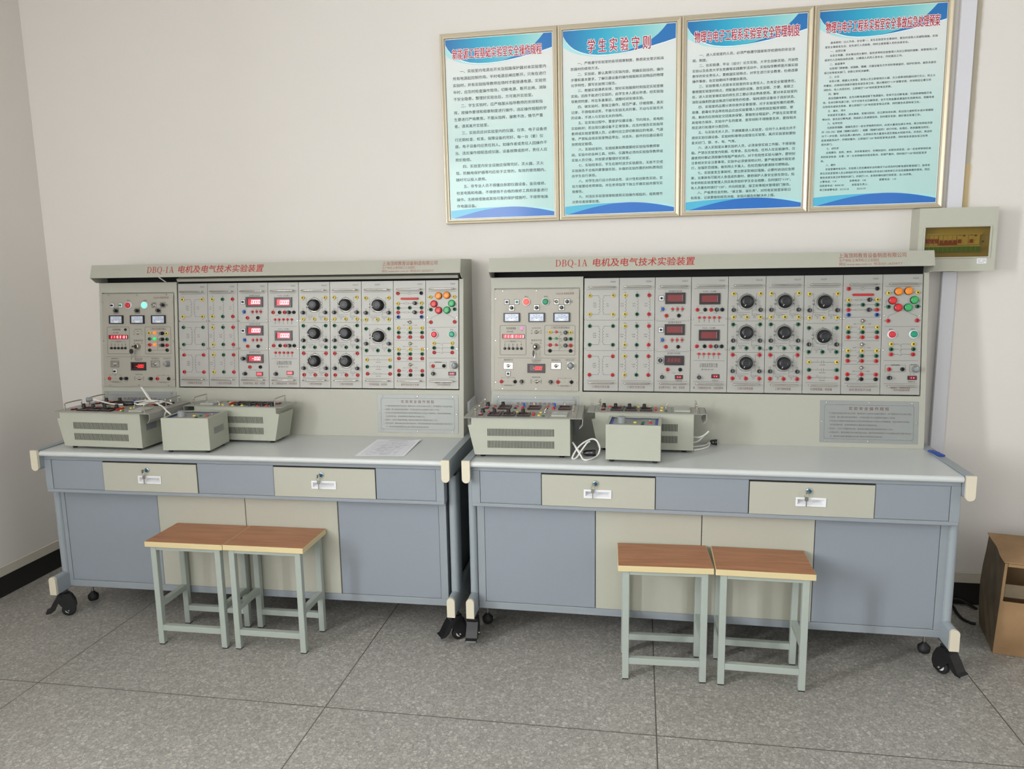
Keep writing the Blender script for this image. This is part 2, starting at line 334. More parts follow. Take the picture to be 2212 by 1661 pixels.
    def text(self, s, x, z, h, y, mi, align='c', width=None, bold=0.0, shear=0.0, res=2, halo=0.0):
        vs, fs = text_geo(s, 0.0, res)
        if not vs: return self
        x0 = min(q[0] for q in vs); x1 = max(q[0] for q in vs)
        sc = h; sx = sc if width is None else width/(x1-x0)
        ox = {'c': -(x0+x1)/2, 'l': -x0, 'r': -x1}[align]
        if halo: sh = [(halo*math.cos(math.pi*k/4), halo*math.sin(math.pi*k/4)) for k in range(8)]
        elif bold: sh = [(-bold, 0), (bold, 0), (0, bold*0.6), (0, -bold*0.6)]
        else: sh = [(0, 0)]
        for k, (da, db) in enumerate(sh):
            out = []
            for a, b in vs: out.append((x+(a+ox)*sx + da*h + shear*b*sc, y-0.00001*k, z+(b-0.36)*sc+db*h))
            self.add(out, fs, mi)
        return self
    def segs(self, s, x, z, h, y, mi, pitch=None):   # seven segment figures, left edge x, bottom z
        w = h*0.55; t = h*0.16; pitch = pitch or h*0.86; sl = 0.12
        def q(x0, x1, z0, z1):
            self.poly([(x0+sl*z0, z+z0), (x1+sl*z0, z+z0), (x1+sl*z1, z+z1), (x0+sl*z1, z+z1)], y, mi)
        for ch in s:
            if ch == '.': q(x-pitch+w+t*0.35, x-pitch+w+t*1.25, 0, t); continue
            if ch == ':':
                q(x+t*0.4, x+t*1.4, h*0.2, h*0.2+t); q(x+t*0.4, x+t*1.4, h*0.62, h*0.62+t); x += pitch*0.42; continue
            for k in SEG.get(ch, ''):
                g = t*0.12
                if k == 'a': q(x+g, x+w-g, h-t, h)
                if k == 'g': q(x+g, x+w-g, h/2-t/2, h/2+t/2)
                if k == 'd': q(x+g, x+w-g, 0, t)
                if k == 'f': q(x, x+t, h/2+g, h-g)
                if k == 'e': q(x, x+t, g, h/2-g)
                if k == 'b': q(x+w-t, x+w, h/2+g, h-g)
                if k == 'c': q(x+w-t, x+w, g, h/2-g)
            x += pitch
        return self
    def mesh(self, name, mats):
        me = bpy.data.meshes.new(name); me.from_pydata(self.v, [], self.f)
        for m in mats: me.materials.append(m)
        me.polygons.foreach_set('material_index', self.m); me.polygons.foreach_set('use_smooth', self.s); me.update()
        return me
    def build(self, name, mats, parent=None, loc=(0, 0, 0), rot=(0, 0, 0)):
        return link(name, self.mesh(name, mats if isinstance(mats, (list, tuple)) else [mats]), parent, loc, rot)

def link(name, me, parent=None, loc=(0, 0, 0), rot=(0, 0, 0)):
    o = bpy.data.objects.new(name, me); COL.objects.link(o); o.location = loc; o.rotation_euler = rot
    if parent is not None: o.parent = parent
    return o
def tag(o, label, cat, group=None):
    o['label'] = label; o['category'] = cat
    if group: o['group'] = group
    return o
def thing(name, label, cat, loc, rz=0.0, group=None, rx=0.0):
    o = bpy.data.objects.new(name, None); COL.objects.link(o); o.location = loc; o.rotation_euler = (rx, 0, rz)
    o.empty_display_size = 0.05
    return tag(o, label, cat, group)
def struct(name, mb, m, label=None):
    o = mb.build(name, m); o['kind'] = 'structure'
    if label: o['label'] = label
    return o
def copy_tree(o, parent=None):
    c = o.copy(); COL.objects.link(c)
    if parent is not None: c.parent = parent
    for ch in list(o.children): copy_tree(ch, c)
    return c
def catmull(pts, n=6):
    P = [Vector(p) for p in pts]; P = [2*P[0]-P[1]]+P+[2*P[-1]-P[-2]]; out = []
    for i in range(1, len(P)-2):
        a, b, c, d = P[i-1:i+3]
        for k in range(n):
            t = k/n; out.append(0.5*((2*b)+(-a+c)*t+(2*a-5*b+4*c-d)*t*t+(-a+3*b-3*c+d)*t**3))
    return out+[P[-2]]

# ================================================================== THE ROOM
X0, X1, Y0, Y1, ZT = ROOM['x0'], ROOM['x1'], ROOM['y0'], ROOM['y1'], ROOM['z1']
struct('floor', MB().box(X0-0.25, X1+0.25, Y0-0.25, Y1+0.25, -0.1, 0.0), terrazzo, 'speckled grey terrazzo floor laid in large square slabs')
struct('ceiling', MB().box(X0-0.25, X1+0.25, Y0-0.25, Y1+0.25, ZT, ZT+0.1), ceil_paint)
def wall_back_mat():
    m = wall_paint.copy(); m.name = 'wall_paint_banded'; nt = m.node_tree; b = nt.nodes['Principled BSDF']; L = nt.links
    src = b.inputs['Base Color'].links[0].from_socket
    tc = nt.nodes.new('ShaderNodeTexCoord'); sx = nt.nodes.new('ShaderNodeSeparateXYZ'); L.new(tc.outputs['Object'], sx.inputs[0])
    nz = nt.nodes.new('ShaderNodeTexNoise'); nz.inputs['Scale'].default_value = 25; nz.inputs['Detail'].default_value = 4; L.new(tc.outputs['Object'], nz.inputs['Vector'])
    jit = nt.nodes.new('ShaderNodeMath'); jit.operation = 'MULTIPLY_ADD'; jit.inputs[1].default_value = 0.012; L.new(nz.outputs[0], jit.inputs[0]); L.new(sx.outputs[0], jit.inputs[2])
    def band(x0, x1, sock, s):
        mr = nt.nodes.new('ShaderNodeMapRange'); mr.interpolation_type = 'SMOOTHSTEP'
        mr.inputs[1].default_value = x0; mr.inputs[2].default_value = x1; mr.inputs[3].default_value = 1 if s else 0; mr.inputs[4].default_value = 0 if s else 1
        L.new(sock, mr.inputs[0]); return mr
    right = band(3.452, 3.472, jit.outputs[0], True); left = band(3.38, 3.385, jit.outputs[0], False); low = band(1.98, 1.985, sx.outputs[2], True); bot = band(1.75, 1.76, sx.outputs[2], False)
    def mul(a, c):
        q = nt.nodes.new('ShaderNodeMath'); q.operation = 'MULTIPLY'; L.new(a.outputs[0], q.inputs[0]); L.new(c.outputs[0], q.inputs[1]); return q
    st = mul(mul(right, left), bot)  # beige band right of the trunking, more tan low down
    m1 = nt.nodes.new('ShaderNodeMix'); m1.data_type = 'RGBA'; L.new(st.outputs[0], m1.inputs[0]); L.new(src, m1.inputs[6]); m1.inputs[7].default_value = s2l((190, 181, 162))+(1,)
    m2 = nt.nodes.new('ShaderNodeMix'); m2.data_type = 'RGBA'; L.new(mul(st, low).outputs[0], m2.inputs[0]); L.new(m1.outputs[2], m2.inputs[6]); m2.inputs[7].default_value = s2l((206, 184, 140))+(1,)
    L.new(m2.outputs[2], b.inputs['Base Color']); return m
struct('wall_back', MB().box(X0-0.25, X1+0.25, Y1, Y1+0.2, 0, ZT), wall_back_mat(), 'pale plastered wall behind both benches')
w = MB(); cur = Y0
for (a, b, c, d) in sorted(FILL_WIN_R):
    w.box(X1, X1+0.2, cur, a, 0, ZT); w.box(X1, X1+0.2, a, b, 0, c); w.box(X1, X1+0.2, a, b, d, ZT); cur = b
w.box(X1, X1+0.2, cur, Y1, 0, ZT)
struct('wall_right', w, wall_paint)
w = MB(); ys = sorted(WIN_L); cur = Y0
for (a, b, c, d) in ys:
    w.box(X0-0.2, X0, cur, a, 0, ZT); w.box(X0-0.2, X0, a, b, 0, c); w.box(X0-0.2, X0, a, b, d, ZT); cur = b
w.box(X0-0.2, X0, cur, Y1, 0, ZT)
struct('wall_left', w, wall_paint, 'pale plastered side wall at the left corner')
w = MB(); cur = X0
for (a, b, c, d) in sorted(FILL_WIN_F):
    w.box(cur, a, Y0-0.2, Y0, 0, ZT); w.box(a, b, Y0-0.2, Y0, 0, c); w.box(a, b, Y0-0.2, Y0, d, ZT); cur = b
w.box(cur, X1, Y0-0.2, Y0, 0, ZT)
struct('wall_front', w, wall_paint)
k = 0
for (a, b, c, d) in WIN_L:
    k += 1; w = MB()
    for (p, q, r, s) in ((a, a+0.05, c, d), (b-0.05, b, c, d), (a, b, c, c+0.05), (a, b, d-0.05, d), ((a+b)/2-0.03, (a+b)/2+0.03, c, d)): w.box(X0-0.06, X0-0.01, p, q, r, s)
    struct('window_%d' % k, w, white_pl)
for (a, b, c, d) in FILL_WIN_F:  # frames for the added fill openings, out of view
    k += 1; w = MB()
    for (p, q, r, s) in ((a, a+0.05, c, d), (b-0.05, b, c, d), (a, b, c, c+0.05), (a, b, d-0.05, d), ((a+b)/2-0.03, (a+b)/2+0.03, c, d)): w.box(p, q, Y0-0.06, Y0-0.01, r, s)
    struct('window_%d' % k, w, white_pl)
for (a, b, c, d) in FILL_WIN_R:  # frame for the added right-hand fill opening, out of view
    k += 1; w = MB()
    for (p, q, r, s) in ((a, a+0.05, c, d), (b-0.05, b, c, d), (a, b, c, c+0.05), (a, b, d-0.05, d), ((a+b)/2-0.03, (a+b)/2+0.03, c, d)): w.box(X1+0.01, X1+0.06, p, q, r, s)
    struct('window_%d' % k, w, white_pl)
struct('baseboard_left', MB().box(X0, X0+0.004, Y0, Y1, 0, 0.103), black_skirt, 'black painted skirting along the left wall')
struct('baseboard_back', MB().box(X0, X1, Y1-0.004, Y1, 0, 0.105), black_skirt, 'black painted skirting along the back wall')
struct('trim_1', MB().box(X0, X0+0.008, Y0, Y1, 0.103, 0.153, bev=0.003), dado_paint, 'cream painted ledge above the black skirting, left wall')
struct('trim_2', MB().box(X0, X1, Y1-0.008, Y1, 0.105, 0.157, bev=0.003), dado_paint, 'cream painted ledge above the black skirting, back wall')

# ================================================================== LAB BENCH
BEN = {'L': ((-0.5691, -0.7171), 0.013457), 'R': ((1.3942, -0.6909), -0.010384)}
TH = math.atan(0.1079)                       # the console leans back
BLUEY = 0.027
def bg_(b, x, y, z):                          # bench coordinates to room coordinates
    (ox, oy), r = BEN[b]
    return (ox+math.cos(r)*x-math.sin(r)*y, oy+math.sin(r)*x+math.cos(r)*y, z)
def cached(key, fn):
    if key not in MESHES: MESHES[key] = fn()
    return MESHES[key]
MESHES = {}
BENCH_LABEL = {'L': 'grey blue laboratory bench with two beige drawers, nearer the left room corner',
               'R': 'grey blue laboratory bench with two beige drawers, nearer the cardboard box'}
def capsule(cx, z0, z1, w, top_round, bot_round, n=14):
    r = w/2; pts = []
    if bot_round: pts += [(cx+r*math.cos(a), z0+r+r*math.sin(a)) for a in [math.pi+math.pi*i/n for i in range(n+1)]]
    else: pts += [(cx-r, z0), (cx+r, z0)]
    if top_round: pts += [(cx+r*math.cos(a), z1-r+r*math.sin(a)) for a in [math.pi*i/n for i in range(n+1)]]
    else: pts += [(cx+r, z1), (cx-r, z1)]
    return pts

def bench(b):
    (ox, oy), rz = BEN[b]
    t = thing('lab_bench', BENCH_LABEL[b], 'bench', (ox, oy, 0), rz, 'laboratory benches')
    # tabletop with rounded front edge
    prof = [(0.012-0.012*math.cos(a), 0.788-0.012*math.sin(a)) for a in [math.pi/2-math.pi*i/10 for i in range(11)]]
    prof += [(0.69, 0.80), (0.69, 0.776)]
    MB().prism_x(prof, 0.004, 1.847).build('tabletop', top_lam, t)
    # drawer apron
    m = MB().box(0.003, 1.848, BLUEY, 0.68, 0.6056, 0.6206, bev=0.0015).box(0.003, 1.848, BLUEY, 0.68, 0.757, 0.776, bev=0.0015)
    for (p, q) in ((0.003, 0.036), (1.815, 1.848)): m.box(p, q, BLUEY, 0.68, 0.6206, 0.757)
    m.box(0.036, 1.815, 0.06, 0.68, 0.6206, 0.757)
    m.build('apron', bench_frame, t)
    for (p, q) in ((0.037, 0.2905), (0.7455, 1.0985), (1.5555, 1.814)):
        MB().box(p, q, BLUEY+0.0015, 0.06, 0.6215, 0.7560, bev=0.0015).build('apron_panel', bench_blue, t)
    # drawers
    for (p, q) in ((0.2925, 0.7435), (1.1005, 1.5535)):
        hx0 = p+0.170; hx1 = p+0.281; hy = BLUEY-0.002; z0, z1 = 0.6595, 0.6955; e = 0.008
        ax, bx, az, bz = hx0+e-0.002, hx1-e+0.002, z0+e-0.002, z1-e+0.002
        dm = MB()
        for (u0, u1, w0, w1) in ((p+0.001, ax, 0.6225, 0.7505), (bx, q-0.001, 0.6225, 0.7505), (ax, bx, 0.6225, az), (ax, bx, bz, 0.7505)): dm.box(u0, u1, hy, 0.0585, w0, w1)
        dm.box(p, q, BLUEY+0.004, 0.0595, 0.6208, 0.6225, 1).box(p, q, BLUEY+0.004, 0.0595, 0.7505, 0.7565, 1).box(p, p+0.001, BLUEY+0.004, 0.0595, 0.6225, 0.7505, 1).box(q-0.001, q, BLUEY+0.004, 0.0595, 0.6225, 0.7505, 1)
        d = dm.build('drawer', [bench_beige, dark_in], t)
        h = MB()
        for (u0, u1, v0, v1) in ((hx0, hx1, z0, z0+e), (hx0, hx1, z1-e, z1), (hx0, hx0+e, z0+e, z1-e), (hx1-e, hx1, z0+e, z1-e)): h.box(u0, u1, hy-0.004, hy-0.0003, v0, v1, bev=0.0012)
        a_, b_, c_, f_ = hx0+e, hx1-e, z0+e, z1-e; dp = hy+0.020
        h.add([(a_, hy-0.003, c_), (b_, hy-0.003, c_), (b_, hy-0.003, f_), (a_, hy-0.003, f_), (a_+0.006, dp, c_+0.010), (b_-0.006, dp, c_+0.010), (b_-0.006, dp, f_-0.001), (a_+0.006, dp, f_-0.001)],
              [(0, 1, 5, 4), (1, 2, 6, 5), (3, 0, 4, 7), (2, 3, 7, 6), (4, 5, 6, 7)])
        h.build('drawer_pull', [white_pl], d)
        lx, lz = p+0.217, 0.7222
        MB().lathe([(0.0115, 0), (0.0115, 0.004), (0.0095, 0.006), (0.008, 0.006)], (lx, hy, lz), n=20, mi=0).lathe([(0.008, 0.006), (0.004, 0.0085)], (lx, hy, lz), n=16, mi=1).build('lock', [chrome, lock_blue], d)
        kx = lx-0.010
        key = MB().box(lx-0.012, lx+0.0, hy-0.020, hy-0.008, lz-0.0012, lz+0.0012)
        key.box(lx-0.013, lx-0.011, hy-0.022, hy-0.010, lz-0.010, lz+0.004)
        rr = 0.008
        key.tube([(kx+rr*math.cos(a), hy-0.014, lz-0.016+rr*math.sin(a)) for a in [2*math.pi*i/14 for i in range(15)]], 0.0008, 6)
        key.box(kx-0.0065, kx+0.0065, hy-0.0145, hy-0.0125, lz-0.038, lz-0.022, bev=0.0005).box(kx-0.002, kx+0.002, hy-0.0145, hy-0.0125, lz-0.060, lz-0.036)
        key.build('key', steel, d)
    # lower cabinet
    cy = 0.080
    m = MB().box(0.009, 1.840, cy, 0.64, 0.134, 0.1655, bev=0.0015)
    m.box(0.009, 0.040, cy, 0.64, 0.1655, 0.6055).box(1.809, 1.840, cy, 0.64, 0.1655, 0.6055).box(0.040, 1.809, cy+0.03, 0.64, 0.1655, 0.6055)
    m.build('cabinet', bench_frame, t)
    for (p, q, mm, nm) in ((0.041, 0.5045, bench_blue, 'side_panel'), (0.5075, 0.928, bench_beige, 'cabinet_door'), (0.931, 1.357, bench_beige, 'cabinet_door'), (1.360, 1.808, bench_blue, 'side_panel')):
        MB().box(p, q, cy+(0.001 if mm is bench_blue else -0.002), cy+0.03, 0.1668, 0.6052, bev=0.0015).build(nm, mm, t)
    # end frames: top rail, foot rail, posts
    for side in (0, 1):
        x0 = -0.0285 if side == 0 else 1.8495; x1 = x0+0.032; cx = (x0+x1)/2
        r = MB().prism_y(capsule(cx, 0.714, 0.806, 0.032, False, True), 0.0, 0.70).build('side_rail', rail_paint, t)
        MB().prism_y(capsule(cx, 0.7135, 0.8068, 0.0335, False, True), -0.012, 0.0, smooth=False).build('end_cap', cap_plastic, r)
        fx = cx+{('L', 0): 0.018, ('L', 1): 0.006, ('R', 0): 0.003, ('R', 1): -0.013}[(b, side)]
        f = MB().prism_y(capsule(fx, 0.128, 0.212, 0.032, True, False), 0.0, 0.70).build('foot_rail', rail_paint, t)
        MB().prism_y(capsule(fx, 0.1275, 0.2128, 0.0335, True, False), -0.012, 0.0).build('end_cap', cap_plastic, f)
        for py in (0.095, 0.58):
            pts = [(0.0165*math.cos(a), (0.034 if math.sin(a) > 0 else -0.034)+0.0165*math.sin(a)) for a in [2*math.pi*i/20 for i in range(20)]]
            n = len(pts); vs = [(fx+p, py+0.02+q, 0.205) for p, q in pts]+[(fx+p, py+0.02+q, 0.72) for p, q in pts]
            MB().add(vs, [(i, (i+1) % n, (i+1) % n+n, i+n) for i in range(n)], 0, True).build('post', rail_paint, t)
        # casters and levelling feet
        for (py, rot) in ((0.045, {('L', 0): -1.0, ('L', 1): -0.95, ('R', 0): 0.05, ('R', 1): 0.6}[(b, side)]), (0.62, 0.5)):
            c = caster(fx, py, rot, t)
        lf = MB().lathe([(0.006, 0.055), (0.006, 0.128)], (fx+(0.028 if side == 0 else -0.028), 0.20, 0), 'z', 10, 0, False)
        lf.lathe([(0.0, 0.012), (0.020, 0.012), (0.024, 0.022), (0.024, 0.036), (0.010, 0.050), (0.007, 0.056)], (fx+(0.028 if side == 0 else -0.028), 0.20, 0), 'z', 16, 1)
        lf.box(min(fx, fx+(0.045 if side == 0 else -0.045)), max(fx, fx+(0.045 if side == 0 else -0.045)), 0.18, 0.22, 0.1282, 0.1335, 0)
        lf.build('levelling_foot', [steel, black_rub], t)
    return t

def caster(x, y, rot, parent):
    def fork():
        m = MB().box(-0.020, 0.020, -0.02, 0.02, 0.118, 0.1278, bev=0.002)
        m.lathe([(0.013, 0.100), (0.016, 0.112), (0.016, 0.119)], (0, 0, 0), 'z', 14)
        for s in (-1, 1):
            pr = [(-0.022, 0.104), (-0.010, 0.113), (0.018, 0.113), (0.034, 0.098), (0.046, 0.070), (0.049, 0.042), (0.040, 0.020), (0.026, 0.014), (0.012, 0.022), (-0.004, 0.044), (-0.022, 0.074)]
            m.prism_x(pr, s*0.0165-0.002, s*0.0165+0.002)
        m.box(-0.0165, 0.0165, -0.020, 0.020, 0.086, 0.1125, bev=0.003).prism_x([(0.020, 0.112), (0.034, 0.098), (0.046, 0.070), (0.049, 0.045), (0.0515, 0.045), (0.0485, 0.072), (0.036, 0.100), (0.021, 0.1145)], -0.0165, 0.0165)
        return m.mesh('caster_fork', [black_pl])
    def wheel():
        m = MB().lathe([(0.012, -0.010), (0.027, -0.009), (0.0295, -0.006), (0.0295, 0.006), (0.027, 0.009), (0.012, 0.010)], (0, 0, 0), 'x', 22, 0, False)
        for s in ('x', '-x'): m.lathe([(0.0155, 0.0098), (0.014, 0.0105), (0.006, 0.011)], (0, 0, 0), s, 18, 1).lathe([(0.005, 0.010), (0.005, 0.021), (0.003, 0.023)], (0, 0, 0), s, 10, 2)
        return m.mesh('wheel', [black_rub, white_pl, chrome])
    def pedal():
        pr = [(-0.006, 0.094), (-0.006, 0.110), (-0.026, 0.098), (-0.044, 0.070), (-0.060, 0.042), (-0.073, 0.036), (-0.072, 0.030), (-0.052, 0.031), (-0.034, 0.044), (-0.020, 0.072)]
        m = MB().prism_x(pr, -0.024, 0.024)
        m.box(-0.021, 0.021, -0.0740, -0.0715, 0.0305, 0.0355, mi=1)
        return m.mesh('brake_pedal', [black_pl, c_gry])
    c = link('caster', cached('cf', fork), parent, (x, y, 0), (0, 0, rot))
    link('wheel', cached('cw', wheel), c, (0, 0.018, 0.0295)); link('brake_pedal', cached('cp', pedal), c)
    return c

# ================================================================== SMALL PARTS OF THE PANELS (front towards -y)
CM = {'y': c_yel, 'g': c_grn, 'r': c_red, 'k': black_pl, 'b': c_blu}
def jack(par, c, x, z, r=0.0084):
    def f():
        h = 0.0065 if r > 0.007 else 0.0050
        m = MB().lathe([(r, 0), (r, h*0.6), (r*0.86, h), (r*0.55, h*1.05)], n=14, mi=0, capend=False)
        m.lathe([(r*0.55, h*1.05), (r*0.42, h*0.4)], n=12, mi=1)
        return m.mesh('socket', [CM[c], {'y': c_brass, 'g': dark_in, 'r': ctr_red, 'k': dark_in, 'b': dark_in}[c]])
    return link('socket', cached(('jack', c, r), f), par, (x, 0, z))
ctr_red = mat('socket_red_dark', (150, 22, 26), 0.4, noise=0.03)
def fuse(par, x, z, r=0.0088, plate=False):
    def f():
        m = MB().lathe([(r, 0), (r, 0.009), (r*0.85, 0.017), (r*0.7, 0.019)], n=14)
        m.box(-0.001, 0.001, -0.0196, -0.0188, -r*0.6, r*0.6, 1)
        if plate: m.box(-0.0125, 0.0125, -0.002, 0, -0.0125, 0.0125, 2, bev=0.001); m.line([(-0.0125, -0.0125), (0.0125, -0.0125), (0.0125, 0.0125), (-0.0125, 0.0125)], 0.0014, -0.0024, 3, True)
        return m.mesh('fuse_holder', [black_pl, c_gry, steel, ink])
    return link('fuse_holder', cached(('fuse', r, plate), f), par, (x, 0, z))
def big_knob(par, x, z, a=math.radians(235)):
    def f():
        m = MB().lathe([(0.0335, 0), (0.0335, 0.0012), (0.031, 0.0016), (0.031, 0.0016)], n=32, mi=1)
        m.lathe([(0.0285, 0.0016), (0.0285, 0.010), (0.0255, 0.012), (0.0235, 0.030), (0.0215, 0.0325), (0.012, 0.033), (0.010, 0.0322)], n=32)
        ca, sa = math.cos(a), math.sin(a)
        m.line([(0.017*ca, 0.017*sa), (0.0225*ca, 0.0225*sa)], 0.0018, -0.0336, 2)
        return m.mesh('rotary_knob', [black_pl, steel, white_pl])
    return link('rotary_knob', cached(('bk', round(a, 2)), f), par, (x, 0, z))
def grey_knob(par, x, z, plate=False):
    def f():
        m = MB()
        if plate: m.box(-0.016, 0.016, -0.002, 0, -0.016, 0.016, 1, bev=0.001)
        m.lathe([(0.0145, 0.002), (0.0145, 0.006), (0.0125, 0.008), (0.0115, 0.022), (0.0105, 0.024), (0.004, 0.0245)], n=20)
        m.line([(0, 0.004), (0, 0.010)], 0.0014, -0.0249, 2)
        return m.mesh('adjusting_knob', [c_gry, steel, white_pl])
    return link('adjusting_knob', cached(('gk', plate), f), par, (x, 0, z))
def lamp(par, m_, x, z, r=0.0156):
    def f():
        m = MB().lathe([(r*1.06, 0), (r*1.06, 0.006), (r, 0.007)], n=24, mi=1, capend=False)
        m.lathe([(r, 0.007), (r, 0.0095), (r*0.93, 0.0115), (r*0.5, 0.0124), (0.001, 0.0126)], n=24, mi=0)
        for k in range(-2, 3): m.line([(-r*0.55+k*0.001, k*r*0.3-r*0.14), (r*0.55+k*0.001, k*r*0.3+r*0.14)], 0.0012, -0.0132, 2)
        return m.mesh('indicator_lamp', [m_, black_pl, {'lamp_orange': rib_o, 'lamp_red': rib_r, 'lamp_green': rib_g}[m_.name]])
    return link('indicator_lamp', cached(('lamp', m_.name, r), f), par, (x, 0, z))
def push(par, m_, x, z, r=0.0135, ring=None):
    ring = ring or white_pl
    def f():
        m = MB().lathe([(r*1.32, 0), (r*1.32, 0.006), (r*1.2, 0.009), (r*1.05, 0.009), (r*1.02, 0.006)], n=24, mi=1, capend=False)
        m.lathe([(r, 0.005), (r, 0.012), (r*0.9, 0.014), (r*0.5, 0.0138)], n=24, mi=0)
        return m.mesh('push_button', [m_, ring])
    return link('push_button', cached(('push', m_.name, r), f), par, (x, 0, z))
def small_button(par, m_, x, z, r=0.0048, h=0.008, nm='range_button'):
    def f(): return MB().lathe([(r*1.2, 0), (r*1.2, 0.002), (r, 0.003), (r, h), (r*0.6, h+0.001)], n=12).mesh(nm, [m_])
    return link(nm, cached((nm, m_.name, r, h), f), par, (x, 0, z))
def toggle(par, x, z, d=1, plate=None):
    def f():
        m = MB()
        if plate: m.box(-plate[0], plate[0], -0.0015, 0, -plate[1], plate[1], 1, bev=0.001); m.line([(-plate[0], -plate[1]), (plate[0], -plate[1]), (plate[0], plate[1]), (-plate[0], plate[1])], 0.0014, -0.0019, 2, True)
        m.lathe([(0.0085, 0.0015), (0.0085, 0.004), (0.006, 0.0045), (0.006, 0.009), (0.003, 0.010)], n=6, mi=0, ang=0.3)
        m.tube([(0, -0.009, 0), (d*0.003, -0.014, 0.001), (d*0.007, -0.020, 0.002)], 0.0026, 8, 0)
        return m.mesh('toggle_switch', [chrome, steel, ink])
    return link('toggle_switch', cached(('tog', d, plate), f), par, (x, 0, z))
def mini_switch(par, m_, x, z):
    def f():
        m = MB().box(-0.0105, 0.0105, -0.003, 0, -0.0105, 0.0105, 0, bev=0.001).line([(-0.0105, -0.0105), (0.0105, -0.0105), (0.0105, 0.0105), (-0.0105, 0.0105)], 0.0014, -0.0034, 2, True)
        m.lathe([(0.0055, 0.003), (0.005, 0.010), (0.003, 0.011)], n=12, mi=1)
        return m.mesh('mini_switch', [white_pl, m_, ink])
    return link('mini_switch', cached(('mini', m_.name), f), par, (x, 0, z))
def display(par, x0, x1, z0, z1, txt=None, on=False, kind='window', red=None):
    def f():
        m = MB(); w, h = x1-x0, z1-z0
        wx0, wx1, wz0, wz1 = (0.10*w, 0.875*w, 0.21*h, 0.82*h)
        if kind == 'strip': wx0, wx1, wz0, wz1 = 0.02*w, 0.98*w, 0.06*h, 0.94*h
        m.box(0, w, -0.006, 0, 0, wz0, 0); m.box(0, w, -0.006, 0, wz1, h, 0); m.box(0, wx0, -0.006, 0, wz0, wz1, 0); m.box(wx1, w, -0.006, 0, wz0, wz1, 0)
        m.box(wx0, wx1, -0.0022, 0, wz0, wz1, 1)
        if kind == 'window' and not on: m.rect(wx1-0.025*w, wx1, wz0, wz1, -0.0030, 3)
        if kind == 'blank': m.segs('8888', wx0+0.06*w, wz0+0.12*h, (wz1-wz0)*0.66, -0.0028, 2, pitch=(wx1-wx0)*0.22)
        if txt and kind == 'strip': m.segs(txt, wx0+0.05*w, wz0+0.12*h, (wz1-wz0)*0.72, -0.0028, 2, pitch=w*0.142)
        elif txt: m.segs(txt, wx0+0.26*(wx1-wx0), wz0+0.17*(wz1-wz0), (wz1-wz0)*0.64, -0.0028, 2, pitch=(wx1-wx0)*0.175)
        wm = red or (win_red_on if on else win_red)
        return m.mesh('digital_display', [disp_frame, wm, (seg_red if on and red is win_dark else seg_on2 if on else seg_off), c_gry])
    return link('digital_display', cached(('disp', round(x1-x0, 4), round(z1-z0, 4), txt, on, kind, red.name if red else ''), f), par, (x0, 0, z0))
def rocker(par, x0, x1, z0, z1, on=False):
    def f():
        w, h = x1-x0, z1-z0
        m = MB().box(0, w, -0.004, 0, 0, h, 0, bev=0.0008).box(0.12*w, 0.88*w, -0.006, -0.003, 0.16*h, 0.84*h, 1, bev=0.0006)
        m.rect(0.60*w, 0.68*w, 0.38*h, 0.62*h, -0.0064, 2).rect(0.34*w, 0.38*w, 0.34*h, 0.66*h, -0.0064, 2)
        return m.mesh('rocker_switch', [disp_frame, rock_lit if on else rock_red, seg_on])
    return link('rocker_switch', cached(('rock', round(x1-x0, 4), on), f), par, (x0, 0, z0))
def meter(par, x0, x1, z0, z1):
    def f():
        w, h = x1-x0, z1-z0; m = MB()
        m.box(0, w, -0.010, 0, 0, 0.10*h, 0).box(0, w, -0.010, 0, 0.90*h, h, 0).box(0, 0.07*w, -0.010, 0, 0.10*h, 0.90*h, 0).box(0.93*w, w, -0.010, 0, 0.10*h, 0.90*h, 0)
        m.box(0.07*w, 0.93*w, -0.006, 0, 0.10*h, 0.90*h, 1)
        m.line([(w*(0.5+0.36*math.cos(a)), h*(0.05+0.52*math.sin(a))) for a in [math.radians(150-12*i) for i in range(11)]], 0.0012, -0.0064, 2)
        m.line([(0.30*w, 0.40*h), (0.16*w, 0.44*h)], 0.0007, -0.0064, 2).text('V', 0.5*w, 0.40*h, 0.011, -0.0064, 2)
        for i in range(5): a = math.radians(140-25*i); m.text('%d' % (100*i), w*(0.5+0.40*math.cos(a)), h*(0.16+0.60*math.sin(a)), 0.006, -0.0064, 2)
        m.line([(0.10*w, 0.22*h), (0.90*w, 0.22*h)], 0.0006, -0.0064, 2)
        m.poly([(w*(0.5+0.17*math.cos(a)), h*(0.10+0.24*math.sin(a))) for a in [math.pi*i/10 for i in range(11)]], -0.0068, 3)
        return m.mesh('panel_meter', [black_pl, meter_face, ink, white_pl])
    return link('panel_meter', cached(('meter', round(x1-x0, 4)), f), par, (x0, 0, z0))
def pull_handle(par, x0, x1, z, y=-0.022, r=0.0032):
    def f():
        w = x1-x0
        p = catmull([(0, 0, 0), (0, y*0.75, 0), (0.006, y, 0), (w-0.006, y, 0), (w, y*0.75, 0), (w, 0, 0)], 5)
        return MB().tube(p, r, 10).mesh('pull_handle', [chrome])
    return link('pull_handle', cached(('ph', round(x1-x0, 4), y), f), par, (x0, 0, z))
def screw(par, x, z):
    def f(): return MB().lathe([(0.0042, 0), (0.0040, 0.0015), (0.0022, 0.0026)], n=10).mesh('screw', [chrome])
    return link('screw', cached('screw', f), par, (x, 0, z))
IY = -0.0004
def coil_sym(m, x, z0, z1, d, n=5, w=0.0009, mi=1):
    step = (z1-z0)/n; pts = []
    for i in range(n):
        for k in range(7):
            a = math.pi/2-math.pi*k/6; pts.append((x+d*step*0.42*math.cos(a), z1-step*(i+0.5)+step/2*math.sin(a)))
    m.line(pts, w, IY, mi)
